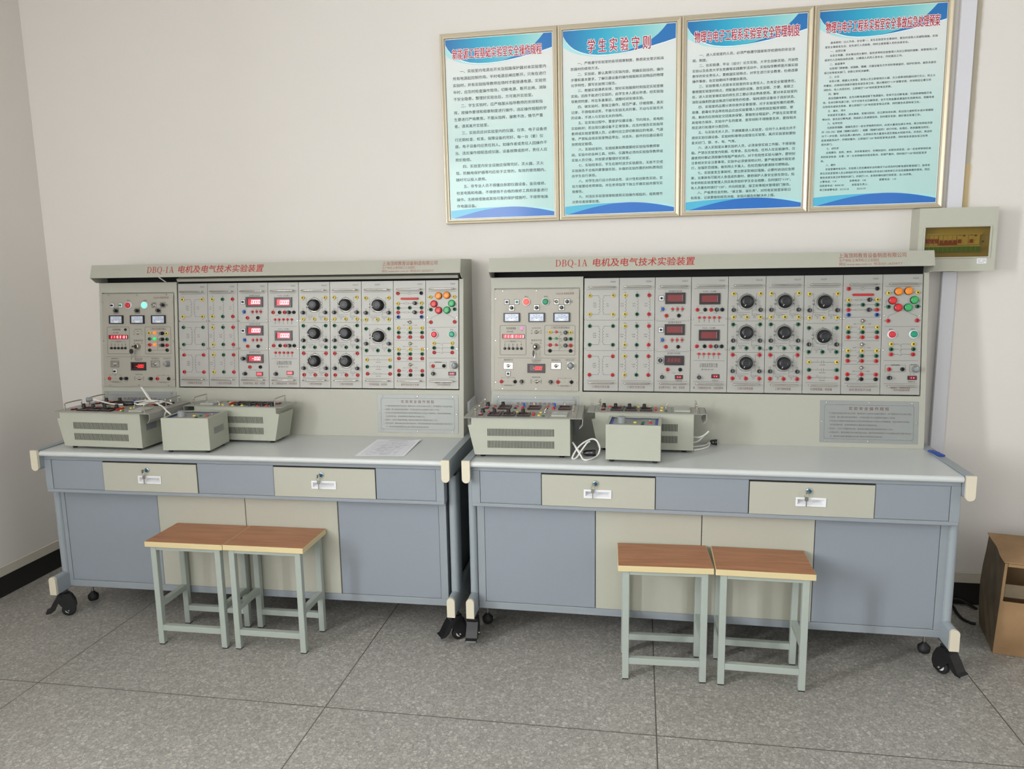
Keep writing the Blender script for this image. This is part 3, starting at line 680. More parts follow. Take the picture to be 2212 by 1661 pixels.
def res_sym(m, x, z, w=0.020, h=0.0055, mi=1):
    m.line([(x-w/2, z-h/2), (x+w/2, z-h/2), (x+w/2, z+h/2), (x-w/2, z+h/2)], 0.0009, IY, mi, True)

# ================================================================== RACK MODULES
PW, PH = 0.1545, 0.5015
SYM = 0.001
CODES = ['DQ05', 'DQ06', 'DQ22', 'DQ23', 'DQ-26', 'DQ-27', 'DQ29', 'DQ31', 'DQ32']
NAMES = ['三相组式变压器', '三相芯式变压器', '直流数字电压、毫安、安培表', '单、三相智能型功率、功率因数表', '三相可调电阻器', '三相可调电阻器', '可调电阻器、电容器', '波形测试及开关板', None]
def faceplate(i):
    m = MB().box(0.0006, PW, 0.0, 0.0025, 0, PH, 0, bev=0.0006)
    m.box(0.012, PW-0.012, 0.0024, 0.055, 0.012, PH-0.012, 2)
    L = lambda pts, w=0.0010: m.line([(a*SYM, b*SYM) for a, b in pts], w, IY, 1)
    T = lambda s, x, z, h=7, mi=1, width=None, align='c': m.text(s, x*SYM, z*SYM, h*SYM, IY, mi, align, width*SYM if width else None)
    L([(12, 451), (144, 451)]); L([(14, 46.5), (142, 46.5)])
    T(CODES[i], 78 if i == 6 else 128, 485, 9, 1)
    if NAMES[i]: T(NAMES[i], 77, 18.5, 12, 3, 128 if i == 3 else 112 if i == 2 else 78 if i < 2 else 66 if i < 6 else 88)
    else: T('旋转灯、并网开关及', 80, 28, 9, 3, 76); T('同步机励磁电源', 84, 19, 9, 3, 62)
    if i == 0:
        for z in (315, 180): L([(12, z), (144, z)])
        for (zt, zb, a, b) in ((424, 341, 'A', 'X'), (289, 206, 'B', 'Y'), (155, 72, 'C', 'Z')):
            L([(36, zt), (66, zt), (66, zt-10)]); L([(36, zb), (66, zb), (66, zb+8)]); L([(118, zt), (88, zt), (88, zt-10)]); L([(118, zb), (88, zb), (88, zb+8)])
            coil_sym(m, 0.066, (zb+8)*SYM, (zt-10)*SYM, 1); coil_sym(m, 0.088, (zb+8)*SYM, (zt-10)*SYM, -1)
            for s, dz in (('220V', 9), ('0.35A', 0), ('77W', -9)): T(s, 48, (zt+zb)/2+dz, 7)
            for s, dz in (('55V', 5), ('1.4A', -4)): T(s, 104, (zt+zb)/2+dz, 7)
            T(a, 27, zt+13); T(a.lower(), 129, zt+13); T(b, 27, zb-13); T(b.lower(), 129, zb-13)
    if i == 1:
        for z in (314, 180): L([(12, z), (144, z)])
        for (zt, zb, s1, s2, ls, le) in ((424, 341, '127V', '0.4A', 'ABC', 'XYZ'), (289, 206, '63.6V', '0.8A', ('Am', 'Bm', 'Cm'), ('Xm', 'Ym', 'Zm')), (156, 73, '31.8V', '1.6A', 'abc', 'xyz')):
            for k, x in enumerate((26, 78, 130)):
                L([(x, zt-8), (x, zt-14)]); L([(x, zb+8), (x, zb+14)]); coil_sym(m, x*SYM, (zb+14)*SYM, (zt-14)*SYM, 1, 4)
                T(s1, x-13, (zt+zb)/2+5, 7); T(s2, x-13, (zt+zb)/2-5, 7); T(ls[k], x, zt+14, 8); T(le[k], x, zb-14, 8)
    if i == 2:
        for z in (311, 177): L([(8, z), (148, z)])
        T('直流数字电压表', 87, 440, 9, 1, 56); T('直流数字毫安表', 86, 304, 9, 1, 56); T('直流数字安培表', 84, 169, 9, 1, 56)
        for zc, zj, s in ((363, 334, '0~1000V'), (228, 198, '0~2000mA')):
            for k, t_ in enumerate(('2V', '200V', '1000V')): T(t_, 76+21*k, zc+9, 5); T('量程', 76+21*k, zc-9, 5)
            T('▲ 手动', 33, zc+9, 5); T('■ 自动', 33, zc-9, 5); L([(66, zc), (70, zc)]); L([(124, zc), (128, zc)])
            L([(50, zj-10), (50, zj-15), (62, zj-15)], 0.0007); L([(103, zj-10), (103, zj-15), (92, zj-15)], 0.0007); T(s, 77, zj-15, 6)
            L([(36, zj), (42, zj)]); L([(112, zj), (118, zj)])
        L([(57, 88), (57, 83), (68, 83)], 0.0007); L([(112, 88), (112, 83), (100, 83)], 0.0007); T('0~20A', 84, 83, 6)
        T('电源开关', 107, 50, 7); T('0.5A', 34, 78, 6)
    if i == 3:
        for z in (292, 138): L([(14, z), (144, z)])
        T('P1(W)   COSΦ1', 78, 438, 9, 1, 56); T('P2(W)   COSΦ2', 77, 280, 9, 1, 56)
        for zj, zb in ((359, 325), (200.5, 167)):
            L([(26, zj+10), (26, zj+15), (34, zj+15)], 0.0007); L([(59, zj+10), (59, zj+15), (50, zj+15)], 0.0007); T('U', 42, zj+15, 6)
            L([(84, zj+10), (84, zj+15), (100, zj+15)], 0.0007); L([(131, zj+10), (131, zj+15), (114, zj+15)], 0.0007); T('I', 107, zj+15, 6)
            T('0~450V', 42, zj-14, 6); T('0~5A', 104, zj-14, 6)
            for k, t_ in enumerate(('功能', '确认', '复位', '数位', '数据')): T(t_[0], 35+21*k, zb-11, 6); T(t_[1], 35+21*k, zb-18, 6)
            L([(24, zb), (30, zb)]); L([(126, zb), (131, zb)])
        T('三相总功率等于两', 77, 122, 10, 1, 76); T('次测试的功率之和', 77, 113, 10, 1, 76); T('即 P总=P1+P2', 73, 99, 9, 1, 50); T('电源开关', 107, 52, 7); T('0.5A', 37, 78, 6)
    if i in (4, 5, 6):
        cells = ((427, 392, 357, 326), (295, 259, 225.5, 193), (164, 128, 93.5, 62)) if i < 6 else ((423, 389, 354, 322.5), (279.5, 244, 209.5, 178))
        for z in ((310, 174) if i < 6 else (299, 153)): L([(12, z), (144, z)])
        for k, (a, b_, c, d) in enumerate(cells):
            T('R%d' % (k+1), 78, b_+38, 6)
            L([(30, a), (39, a), (39, b_+8)], 0.0008); L([(126, a), (117, a), (117, b_+8)], 0.0008); L([(39, b_-8), (39, c-11), (34, d+3)], 0.0008); L([(117, b_-8), (117, c), (100, c), (100, d+12)], 0.0008)
            L([(39, c-11), (90, c-11)], 0.0008); L([(100, c-5), (106, c-5)], 0.0008)
            res_sym(m, 0.055, (d+11)*SYM); res_sym(m, 0.110, (d+11)*SYM); L([(65, d+11), (76, d+11), (78, d+8)], 0.0013); L([(120, d+11), (130, d+11), (133, d+8)], 0.0013)
            T('900Ω' if i == 4 else '90Ω', 55, d+4, 5); T('0.41A' if i == 4 else '1.3A', 55, d-2, 5); T('900Ω' if i == 4 else '90Ω', 110, d+4, 5); T('0.41A' if i == 4 else '1.3A', 110, d-2, 5)
            for x in (22, 133): T('R%d' % (k+1), x, a-12, 5); T('FUSE', x, c+18, 5); T('0.5A', x, c+12, 5)
            for x in (22, 78, 133): T('A%d' % (k+1), x, d-11, 5)
            for sx, s in ((1, '◂'), (1, '▸')): pass
            L([(55, b_-29), (62, b_-29)], 0.0014); L([(94, b_-29), (101, b_-29)], 0.0014)
            m.line([((78+36*math.cos(q))*SYM, (b_+36*math.sin(q))*SYM) for q in [math.radians(300-24*n_) for n_ in range(11)]], 0.0008, IY, 1)
        if i == 6:
            for z, s in ((134.5, '4uF/450V'), (101.5, '20uF/450V')):
                L([(35, z), (76, z)]); L([(84, z), (126, z)]); L([(76, z-6), (76, z+6)]); L([(84, z-6), (84, z+6)]); T(s, 80, z-12, 6); T('C', 60, z+6, 6)
            L([(35, 68.5), (68, 68.5)]); L([(92, 68.5), (126, 68.5)]); res_sym(m, 0.080, 0.0685, 0.024); T('10Ω/10W', 80, 57, 6); T('R3', 60, 75, 6)
    if i == 7:
        L([(30, 443), (70, 443)]); L([(84, 443), (126, 443)])
        m.line([((77+6*math.cos(a))*SYM, (443+6*math.sin(a))*SYM) for a in [2*math.pi*n_/14 for n_ in range(15)]], 0.0009, IY, 1); T('~', 77, 443, 10)
        for z, rx, s in ((396.5, 62, 'AX'), (375.5, 50, 'BY'), (355, 62, 'CZ')):
            L([(31, z), (rx-11, z)]); L([(rx+11, z), (128, z)]); res_sym(m, rx*SYM, z*SYM, 0.022, 0.006); T(s[0], 10, z, 6); T(s[1], 147, z, 6)
        T('N', 10, 334, 6); T('N', 147, 334, 6)
        for k in range(5): T('~+-~V'[k], 45+17*k, 408, 6)
        for z in (324, 225.5, 126.5): L([(10, z), (146, z)])
        for z0, rows in ((296, (282, 261.5, 240.5)), (196.5, (183.5, 162, 141)), (97, (84, 64))):
            T('左合', 50, z0, 6); T('断开', 79, z0, 5); T('右合', 108, z0, 6); L([(58, z0), (72, z0)], 0.0007); L([(87, z0), (100, z0)], 0.0007)
            L([(70, rows[0]-6), (70, rows[-1]-8)], 0.0007)
            for z in rows: L([(32, z), (60, z)], 0.0008); L([(62, z-9), (74, z+1)], 0.0010); L([(98, z), (128, z)], 0.0008)
    if i == 8:
        L([(30, 424.5), (45, 427)]); L([(126, 425), (114, 428)]); L([(24, 393), (14, 393), (14, 376), (20, 370)]); L([(136, 394), (144, 394), (144, 377), (140, 371)]); L([(50, 380), (54, 374)])
        L([(64, 347), (24, 328), (24, 316)]); L([(97, 347), (136, 328), (136, 316)])
        for s, x, z in (('A0', 11, 424), ('A', 148, 425), ('B0', 11, 367), ('B', 148, 368), ('C0', 11, 309), ('C', 148, 310)): T(s, x, z, 7)
        for z in (285, 143): L([(12, z), (144, z)])
        T('断开', 37, 273, 8); T('闭合', 122, 274, 8)
        for z in (211.5, 190.5, 169): L([(46, z), (70, z)]); L([(72, z-6), (84, z+1), (116, z)])
        L([(78, 206), (78, 164)], 0.0007)
        m.line([(0.018, 0.096), (0.097, 0.096), (0.097, 0.124), (0.018, 0.124)], 0.0009, IY, 1, True); T('励磁电源输出', 58, 124, 7, 1, 34); T('电流调节', 129, 126, 6, 1, 24); T('0.5A', 34, 86, 6); T('关    开', 123, 87, 6); T('电源开关', 123, 55, 7)
        m.line([(0.113, 0.096), (0.145, 0.096), (0.145, 0.126), (0.113, 0.126)], 0.0009, IY, 1, True)
    return m.mesh('faceplate', [alu, ink_pale if i in () else ink, cons_paint, ink_brown])

MOD_DESC = ['grey rack module with three two-winding transformer diagrams, next to the control panel',
            'grey rack module with nine inductor coils in three colour columns',
            'grey rack module with three stacked digital meters, voltage, milliamp and amp',
            'grey rack module with two stacked digital power meters and red button rows',
            'grey rack module with three black rheostat knobs, next to the power meters',
            'grey rack module with three black rheostat knobs, next to the two-knob module',
            'grey rack module with two black knobs above three capacitor and resistor rows',
            'grey rack module with red bar and three toggle switches over coloured sockets',
            'grey rack module with orange, red and green lamps and two big push buttons']
def module(b, i):
    xm = 0.4268+0.15552*i; lit = (b == 'L')
    y = 0.4239+0.1079*(1.0249-0.8)
    (ox, oy), rz = BEN[b]
    t = thing('rack_module', MOD_DESC[i]+(', left bench' if b == 'L' else ', right bench'), 'electrical panel', bg_(b, xm, y, 1.0249), rz,
              'rack modules of the left console' if b == 'L' else 'rack modules of the right console', -TH)
    link('faceplate', cached(('face', i), lambda: faceplate(i)), t)
    k = 0.001
    pull_handle(t, 0.026, 0.132, 0.4605); pull_handle(t, 0.027, 0.130, 0.0365)
    J = lambda c, pts: [jack(t, c, x*k, z*k) for x, z in pts]
    F = lambda pts: [fuse(t, x*k, z*k) for x, z in pts]
    if i not in (8,):
        for z in (319.5, 186.5): screw(t, 0.006, z*k); screw(t, 0.1485, z*k)
    if i == 0:
        for c, zt, zb in (('y', 424, 341), ('g', 289, 206), ('r', 155, 72)): J(c, ((26, zt), (129, zt), (26, zb), (129, zb)))
    if i == 1:
        for zt in (424, 341, 289, 206, 156, 73): J('y', ((26, zt),)); J('g', ((78, zt),)); J('r', ((130, zt),))
    if i == 2:
        display(t, 0.044, 0.130, 0.385, 0.434, '0000.' if lit else None, lit); display(t, 0.043, 0.129, 0.2490, 0.2965, '00.00' if lit else None, lit)
        display(t, 0.044, 0.128, 0.117, 0.159, '-00.0' if lit else None, lit, 'window' if lit else 'blank', None if lit else win_dark)
        mini_switch(t, black_pl, 0.028, 0.410); mini_switch(t, black_pl, 0.027, 0.272); fuse(t, 0.026, 0.138, 0.010, True); fuse(t, 0.034, 0.065)
        for zc in (363, 228): small_button(t, c_blu, 0.034, zc*k, 0.006, 0.012, 'selector_button'); [small_button(t, c_red, x*k, zc*k) for x in (76, 97, 118)]
        J('r', ((50, 334), (49, 198), (58, 98))); J('k', ((103, 334), (102, 198), (112, 98))); rocker(t, 0.090, 0.124, 0.056, 0.074, lit)
    if i == 3:
        display(t, 0.034, 0.122, 0.382, 0.430, '000.0' if lit else None, lit); display(t, 0.034, 0.121, 0.225, 0.272, '000.0' if lit else None, lit)
        for zj in (359, 200.5): J('r', ((26, zj), (84, zj))); J('k', ((59, zj), (131, zj))); F(((107, zj),))
        for zb in (325, 167): [small_button(t, c_red, x*k, zb*k) for x in (35.5, 56, 77.5, 98, 119)]
        F(((37, 65),)); rocker(t, 0.090, 0.124, 0.061, 0.077, lit)
    if i in (4, 5, 6):
        cells = ((427, 392, 357, 326), (295, 259, 225.5, 193), (164, 128, 93.5, 62)) if i < 6 else ((423, 389, 354, 322.5), (279.5, 244, 209.5, 178))
        for (c, (a, kz, fz, bz_)) in zip('ygr', cells):
            J(c, ((22, a), (133.5, a), (23, bz_), (78.5, bz_), (134, bz_))); F(((22.5, fz), (133.5, fz)))
            big_knob(t, 0.0785 if i < 6 else 0.083, kz*k, math.radians(238 if b == 'R' else (120 if (kz < 150) else 200)))
            for x in (38, 116): small_button(t, steel, x*k, (kz+6)*k, 0.003, 0.004, 'terminal_stud'); small_button(t, steel, x*k, (kz-9)*k, 0.003, 0.004, 'terminal_stud')
        if i == 6: J('y', ((25, 134.5), (136, 134.5))); J('g', ((26, 101.5), (137, 101.5))); J('r', ((27, 68.5), (137, 68.5)))
    if i == 7:
        J('r', ((22, 443), (23, 355), (135, 355.5))); J('k', ((134, 443),)); J('y', ((22, 396), (135, 397))); J('g', ((24, 375), (79, 376), (135, 376))); J('b', ((24, 334), (135, 334))); F(((104, 397), (103, 355)))
        MB().box(0.036, 0.121, -0.009, 0.0, 0.4135, 0.4225, bev=0.003).build('bar_lamp', c_red, t)
        for c, z in (('y', 282), ('g', 261.5), ('r', 240.5), ('y', 183.5), ('g', 162), ('r', 141), ('r', 84), ('k', 64)): J(c, ((24.5, z), (80.5, z), (137, z)))
        for z, d in ((309, -1 if b == 'L' else 1), (210, 1), (112, 1)): toggle(t, 0.0795, z*k, d)
    if i == 8:
        for q, m_ in (((61, 430), c_org), ((100, 432), c_org), ((39, 393), c_lred), ((61, 363.5), c_lred), ((123, 394.5), c_lgrn), ((100, 364), c_lgrn)): lamp(t, m_, q[0]*k, q[1]*k)
        J('y', ((22, 424), (135, 425), (38, 211.5), (124, 212))); J('g', ((24, 367), (136, 368), (39, 190), (125, 191))); J('r', ((24, 309), (136, 310), (39, 169), (124, 169), (33, 106.5))); J('k', ((85, 107),))
        push(t, c_btn_r, 0.040, 0.252); push(t, c_teal, 0.124, 0.253); grey_knob(t, 0.136, 0.108); F(((34, 71),)); rocker(t, 0.106, 0.141, 0.063, 0.080, False)
        for z in (331, 186): screw(t, 0.008, z*k); screw(t, 0.1465, z*k)
    return t

# ================================================================== CONSOLES
def serif(m, ch, x, z, h, y, mi):
    """a roman capital drawn from stems, hairlines and bowls; returns its advance"""
    T, t = 0.13*h, 0.045*h
    R = lambda a, b, c, d: m.rect(x+a*h, x+b*h, z+c*h, z+d*h, y, mi)
    def arc(cx, cz, ro, so, ri, si, a0, a1, n=14):
        for q in range(n):
            p, r_ = [math.radians(a0+(a1-a0)*(q+e)/n) for e in (0, 1)]
            m.poly([(x+h*(cx+ri*math.cos(p)), z+h*(cz+si*math.sin(p))), (x+h*(cx+ro*math.cos(p)), z+h*(cz+so*math.sin(p))),
                    (x+h*(cx+ro*math.cos(r_)), z+h*(cz+so*math.sin(r_))), (x+h*(cx+ri*math.cos(r_)), z+h*(cz+si*math.sin(r_)))], y, mi)
    P = lambda *pts: m.poly([(x+a*h, z+b*h) for a, b in pts], y, mi)
    if ch == 'D':
        R(0.08, 0.20, 0, 1); R(0, 0.34, 0, 0.05); R(0, 0.34, 0.95, 1); arc(0.32, 0.5, 0.42, 0.5, 0.29, 0.45, -90, 90); return 0.84*h
    if ch == 'B':
        R(0.08, 0.20, 0, 1); R(0, 0.36, 0, 0.05); R(0, 0.34, 0.95, 1); R(0.2, 0.36, 0.5, 0.55)
        arc(0.34, 0.755, 0.25, 0.245, 0.13, 0.2, -90, 90); arc(0.36, 0.275, 0.29, 0.275, 0.16, 0.23, -90, 90); return 0.74*h
    if ch == 'Q':
        arc(0.40, 0.5, 0.40, 0.52, 0.27, 0.47, 0, 360, 24); P((0.34, 0.03), (0.46, 0.03), (0.84, -0.22), (0.66, -0.22)); return 0.90*h
    if ch == '-': R(0.03, 0.30, 0.30, 0.38); return 0.36*h
    if ch == '1': R(0.19, 0.31, 0, 1); R(0.06, 0.44, 0, 0.05); P((0.06, 0.86), (0.19, 0.90), (0.31, 1.0), (0.25, 1.0)); return 0.56*h
    if ch == 'A':
        P((0.10, 0.03), (0.15, 0.03), (0.42, 1.0), (0.36, 1.0)); P((0.56, 0.03), (0.70, 0.03), (0.43, 1.0), (0.34, 1.0)); R(0.2, 0.58, 0.33, 0.38)
        R(0.02, 0.26, 0, 0.045); R(0.48, 0.80, 0, 0.045); return 0.86*h
    return 0.3*h

def notice_plate(b, left):
    m = MB()
    w, h = (0.392, 0.176) if left else (0.389, 0.179)
    m.box(0, w, -0.0015, 0, 0, h, 0, bev=0.0004); y = -0.0020
    r = 0.008; pts = []
    for cx, cz, a0 in ((w-0.018, h-0.018, 0), (0.018+0, h-0.018, 90), (0.018, 0.016, 180), (w-0.018, 0.016, 270)):
        pts += [(cx-(r if a0 in (0, 270) else -r)+r*math.cos(math.radians(a0+15*k_)), cz-(r if a0 < 180 else -r)+r*math.sin(math.radians(a0+15*k_))) for k_ in range(7)]
    m.line(pts, 0.0011, y, 1, True)
    if left:
        m.text('电 源 控 制 屏 使 用 说 明', w/2, h-0.036, 0.013, y, 2, width=0.175)
        rows = ['']
    else:
        m.text('实 验 安 全 操 作 规 程', w/2+0.0, h-0.033, 0.0155, y, 2, width=0.158)
        rows = ['为了顺利完成电机及电气技术实验，确保实验时人身安全与设备可靠运行，须严格遵守如下安全操作规程。', '1.实验前，要认真阅读实验指导教材，对实验过程中的全过程要事先做到心中有数。', '2.学生独立完成接线或改接线路后必须经指导教师检查并允许后方可接通电源，实验中如果发生故障，',
                '  应立即切断电源，查清故障原因并正确处理后才能继续实验。', '3.实验时，人体不可接触带电线路，接线或拆线都必须在切断电源的情况下进行。', '4.实验结束后，要把电源总开关切断归零后关闭，同时将各挂箱电源开关及自耦调压器开关都打到“关”', '  位，最后把仪器调压旋钮输出电位器下端逆时针旋到底后切断电源。']
    full = max(1, len(rows[0]))
    for k_, s in enumerate(rows):
        wd = (w-0.062)*len(s.strip())/full
        m.text(s.strip(), 0.036+(0.006 if s.startswith('  ') else 0), h-0.054-k_*0.0163, 0.008, y, 1, 'l', width=min(wd, w-0.055))
    sc = [(0.024, h-0.008), (w/2, h-0.008), (w-0.026, h-0.008), (0.024, 0.008), (w/2, 0.008), (w-0.026, 0.008), (0.008, h/2), (w-0.008, h/2)]
    for (a, c) in sc: m.lathe([(0.0040, 0.0015), (0.0036, 0.0030), (0.002, 0.0040)], (a, 0, c), n=8, mi=3)
    return m.mesh('notice_plate', [plate_alu, ink_pale, ink_brown, chrome])

def control_mesh():
    m = MB().box(0, 0.3855, -0.001, 0.002, 0, 0.4565, 0, bev=0.0006); k = 0.001; y = -0.0014
    L = lambda pts, w=0.0011, cl=False: m.line([(a*k, b_*k) for a, b_ in pts], w, y, 1, cl)
    T = lambda s, x, z, h=8, mi=1, width=None: m.text(s, x*k, z*k, h*k, y, mi, 'c', width*k if width else None)
    T('DQ01B 电源控制屏', 322, 436, 11, 2, 80); T('停止', 147, 423, 9); T('启动', 235, 423, 9)
    for x0, x1, z0, z1 in ((26, 146, 161, 294), (231, 368, 161, 294)):
        c = 4; L([(x0+c, z0), (x1-c, z0), (x1, z0+c), (x1, z1-c), (x1-c, z1), (x0+c, z1), (x0, z1-c), (x0, z0+c)], 0.0014, True)
    T('实验管理器', 77, 281, 11, 1, 44); T('定时 报警', 72, 266, 7); T('工作', 127, 270, 5); T('功能选择', 85, 222, 8); L([(48, 214), (48, 222), (66, 222)], 0.0008); L([(124, 214), (124, 222), (104, 222)], 0.0008)
    for k_, s in enumerate(('复位', '设置', '数位', '数据', '确认')): T(s[0], 48+19*k_, 208, 7); T(s[1], 48+19*k_, 200, 7)
    T('电压指示切换', 193, 282, 6, 1, 38); T('电源总开关', 194, 227, 10, 1, 48); T('关', 172, 214, 9); T('开', 213, 214, 9)
    for x in (172, 214): T('电', x, 270, 6); T('网', x, 258, 6); L([(x, 276), (x+5, 276)], 0.0007)
    T('三相交流调压输出', 301, 284, 11, 1, 84)
    for z, s in ((263.5, 'U'), (234, 'V'), (206, 'W')): L([(264, z), (306, z)]); L([(318, z-3), (340, z-3)]); T(s+'1', 243, z, 6); T(s, 362, z-2, 6); L([(304, z+5), (304, z-9), (310, z-11)], 0.0009); L([(298, z-16), (312, z-6)], 0.0008)
    L([(264, 180), (340, 180)]); L([(297, 180), (297, 247)], 0.0009); T('N1', 243, 180, 6); T('N', 362, 180, 6)
    L([(17, 147), (372, 147)]); T('励磁电源开关', 65, 138, 8, 1, 42); T('直流电机电源', 193, 137, 8, 1, 42); T('电压指示(V)', 193, 129, 7, 1, 32); T('电枢电源开关', 283, 138, 8, 1, 42); T('电枢电压调节', 346, 139, 7, 1, 40)
    T('指示', 352, 402, 6); T('开关', 352, 396, 6); T('输出电压切换', 193, 60, 7, 1, 38)
    for x in (170, 217): T('励', x, 47, 6); T('电', x, 40, 6); T('压', x, 33, 6); L([(x+(6 if x < 190 else -12), 40), (x+(12 if x < 190 else -6), 40)], 0.0007)
    for x0, x1, s, s2 in ((33, 96, '220V', '励磁电压输出'), (292, 353, '0~250V', '电枢电压输出')):
        xm = (x0+x1)/2; T(s, xm, 57, 7); T(s2, xm, 22, 7, 1, 38); T('V', xm, 40, 7)
        L([(x0, 49), (x0, 57), (xm-14, 57)], 0.0009); L([(x1, 49), (x1, 57), (xm+14, 57)], 0.0009); L([(x0, 30), (x0, 22), (xm-20, 22)], 0.0009); L([(x1, 30), (x1, 22), (xm+20, 22)], 0.0009)
        L([(x0+9, 40), (x0+14, 40)]); L([(x1-14, 40), (x1-9, 40)])
    T('1.0A', 126, 28, 6); T('1.5A', 259, 28, 6)
    return m.mesh('control_panel', [ctrl_alu, ink, ink_brown])

def control_panel(b, cons):
    lit = (b == 'L'); k = 0.001
    y = 0.4239+0.1079*(1.0234-0.8)-0.007
    t = link('control_panel', cached('ctrl', control_mesh), cons, (0.0205, y, 1.0240), (-TH, 0, 0))
    for x, z in ((38, 450), (192, 450), (350, 450), (5, 415), (381, 415), (5, 225), (381, 225), (5, 36), (381, 36), (38, 7), (192, 7), (350, 7)): screw(t, x*k, z*k)
    mini_switch(t, black_pl, 0.057, 0.400); mini_switch(t, c_btn_g, 0.103, 0.400)
    push(t, c_btn_r if lit else lit_red, 0.147, 0.400); push(t, lit_grn if lit else c_btn_g, 0.234, 0.400)
    toggle(t, 0.283, 0.400, -1, (0.011, 0.012)); fuse(t, 0.331, 0.400, 0.0085, True)
    for x in (79, 193, 306): fuse(t, x*k, 0.3735, 0.0085, True)
    for x in (43, 157, 270): meter(t, x*k, (x+74)*k, 0.3095, 0.3505)
    small_button(t, black_pl if lit else lit_pink, 0.126, 0.281, 0.0055, 0.006, 'pilot_lamp')
    display(t, 0.037, 0.1385, 0.2345, 0.2545, '11:53:05' if lit else '11:51:13', True, 'strip', red=win_red_on)
    for x in (48, 67, 86, 105.5, 124): small_button(t, black_pl, x*k, 0.1895, 0.0052, 0.008, 'setting_button')
    toggle(t, 0.193, 0.264, 1)
    ks = MB().lathe([(0.0155, 0), (0.0155, 0.004), (0.013, 0.006), (0.012, 0.018), (0.0105, 0.020), (0.006, 0.0195)], n=24, mi=0).lathe([(0.0095, 0.0200), (0.008, 0.0215), (0.002, 0.0215)], n=18, mi=1)
    ks.build('key_switch', [chrome, black_pl], t, (0.192, 0, 0.198))
    kk = MB(); dx = -0.016 if lit else -0.003
    kk.box(dx-0.0015, dx+0.0015+0.003, -0.034, -0.019, -0.004, 0.004, 1)
    kk.prism_y([(dx+0.005*math.cos(a)*1.9, -0.024+0.0125*math.sin(a)) if lit else (dx-0.004+0.0048*math.cos(a), -0.030+0.0155*math.sin(a)) for a in [2*math.pi*i/16 for i in range(16)]], -0.034, -0.029, 0)
    kk.box(dx-0.0015, dx+0.0015, -0.033, -0.030, -0.064 if lit else -0.050, -0.030, 1)
    kk.build('switch_key', [black_pl, steel], t, (0.192, 0, 0.198))
    for z, c, pm in ((264, 'y', lit_org if lit else pil_red), (235, 'g', lit_grn2 if lit else c_lgrn), (206, 'r', lit_org if lit else c_red)):
        jack(t, c, 0.2555, z*k); small_button(t, pm, 0.2830, (z+0.5)*k, 0.0062 if lit else 0.0052, 0.008, 'pilot_lamp'); fuse(t, 0.325, (z-2)*k); jack(t, c, 0.3485, (z-2)*k)
    jack(t, 'k', 0.255, 0.180); jack(t, 'k', 0.348, 0.180)
    toggle(t, 0.064, 0.111, 1, (0.022, 0.0155)); toggle(t, 0.283, 0.112, -1 if lit else 1, (0.023, 0.0155)); grey_knob(t, 0.348, 0.113, True)
    display(t, 0.153, 0.233, 0.080, 0.121, '-000', True, 'window', win_dark)
    mini_switch(t, black_pl, 0.064, 0.075)
    jack(t, 'r', 0.033, 0.039); jack(t, 'k', 0.096, 0.039); fuse(t, 0.126, 0.040, 0.0085); toggle(t, 0.195, 0.0405, 1); fuse(t, 0.259, 0.040, 0.0085); jack(t, 'r', 0.292, 0.040); jack(t, 'k', 0.353, 0.040)
    return t

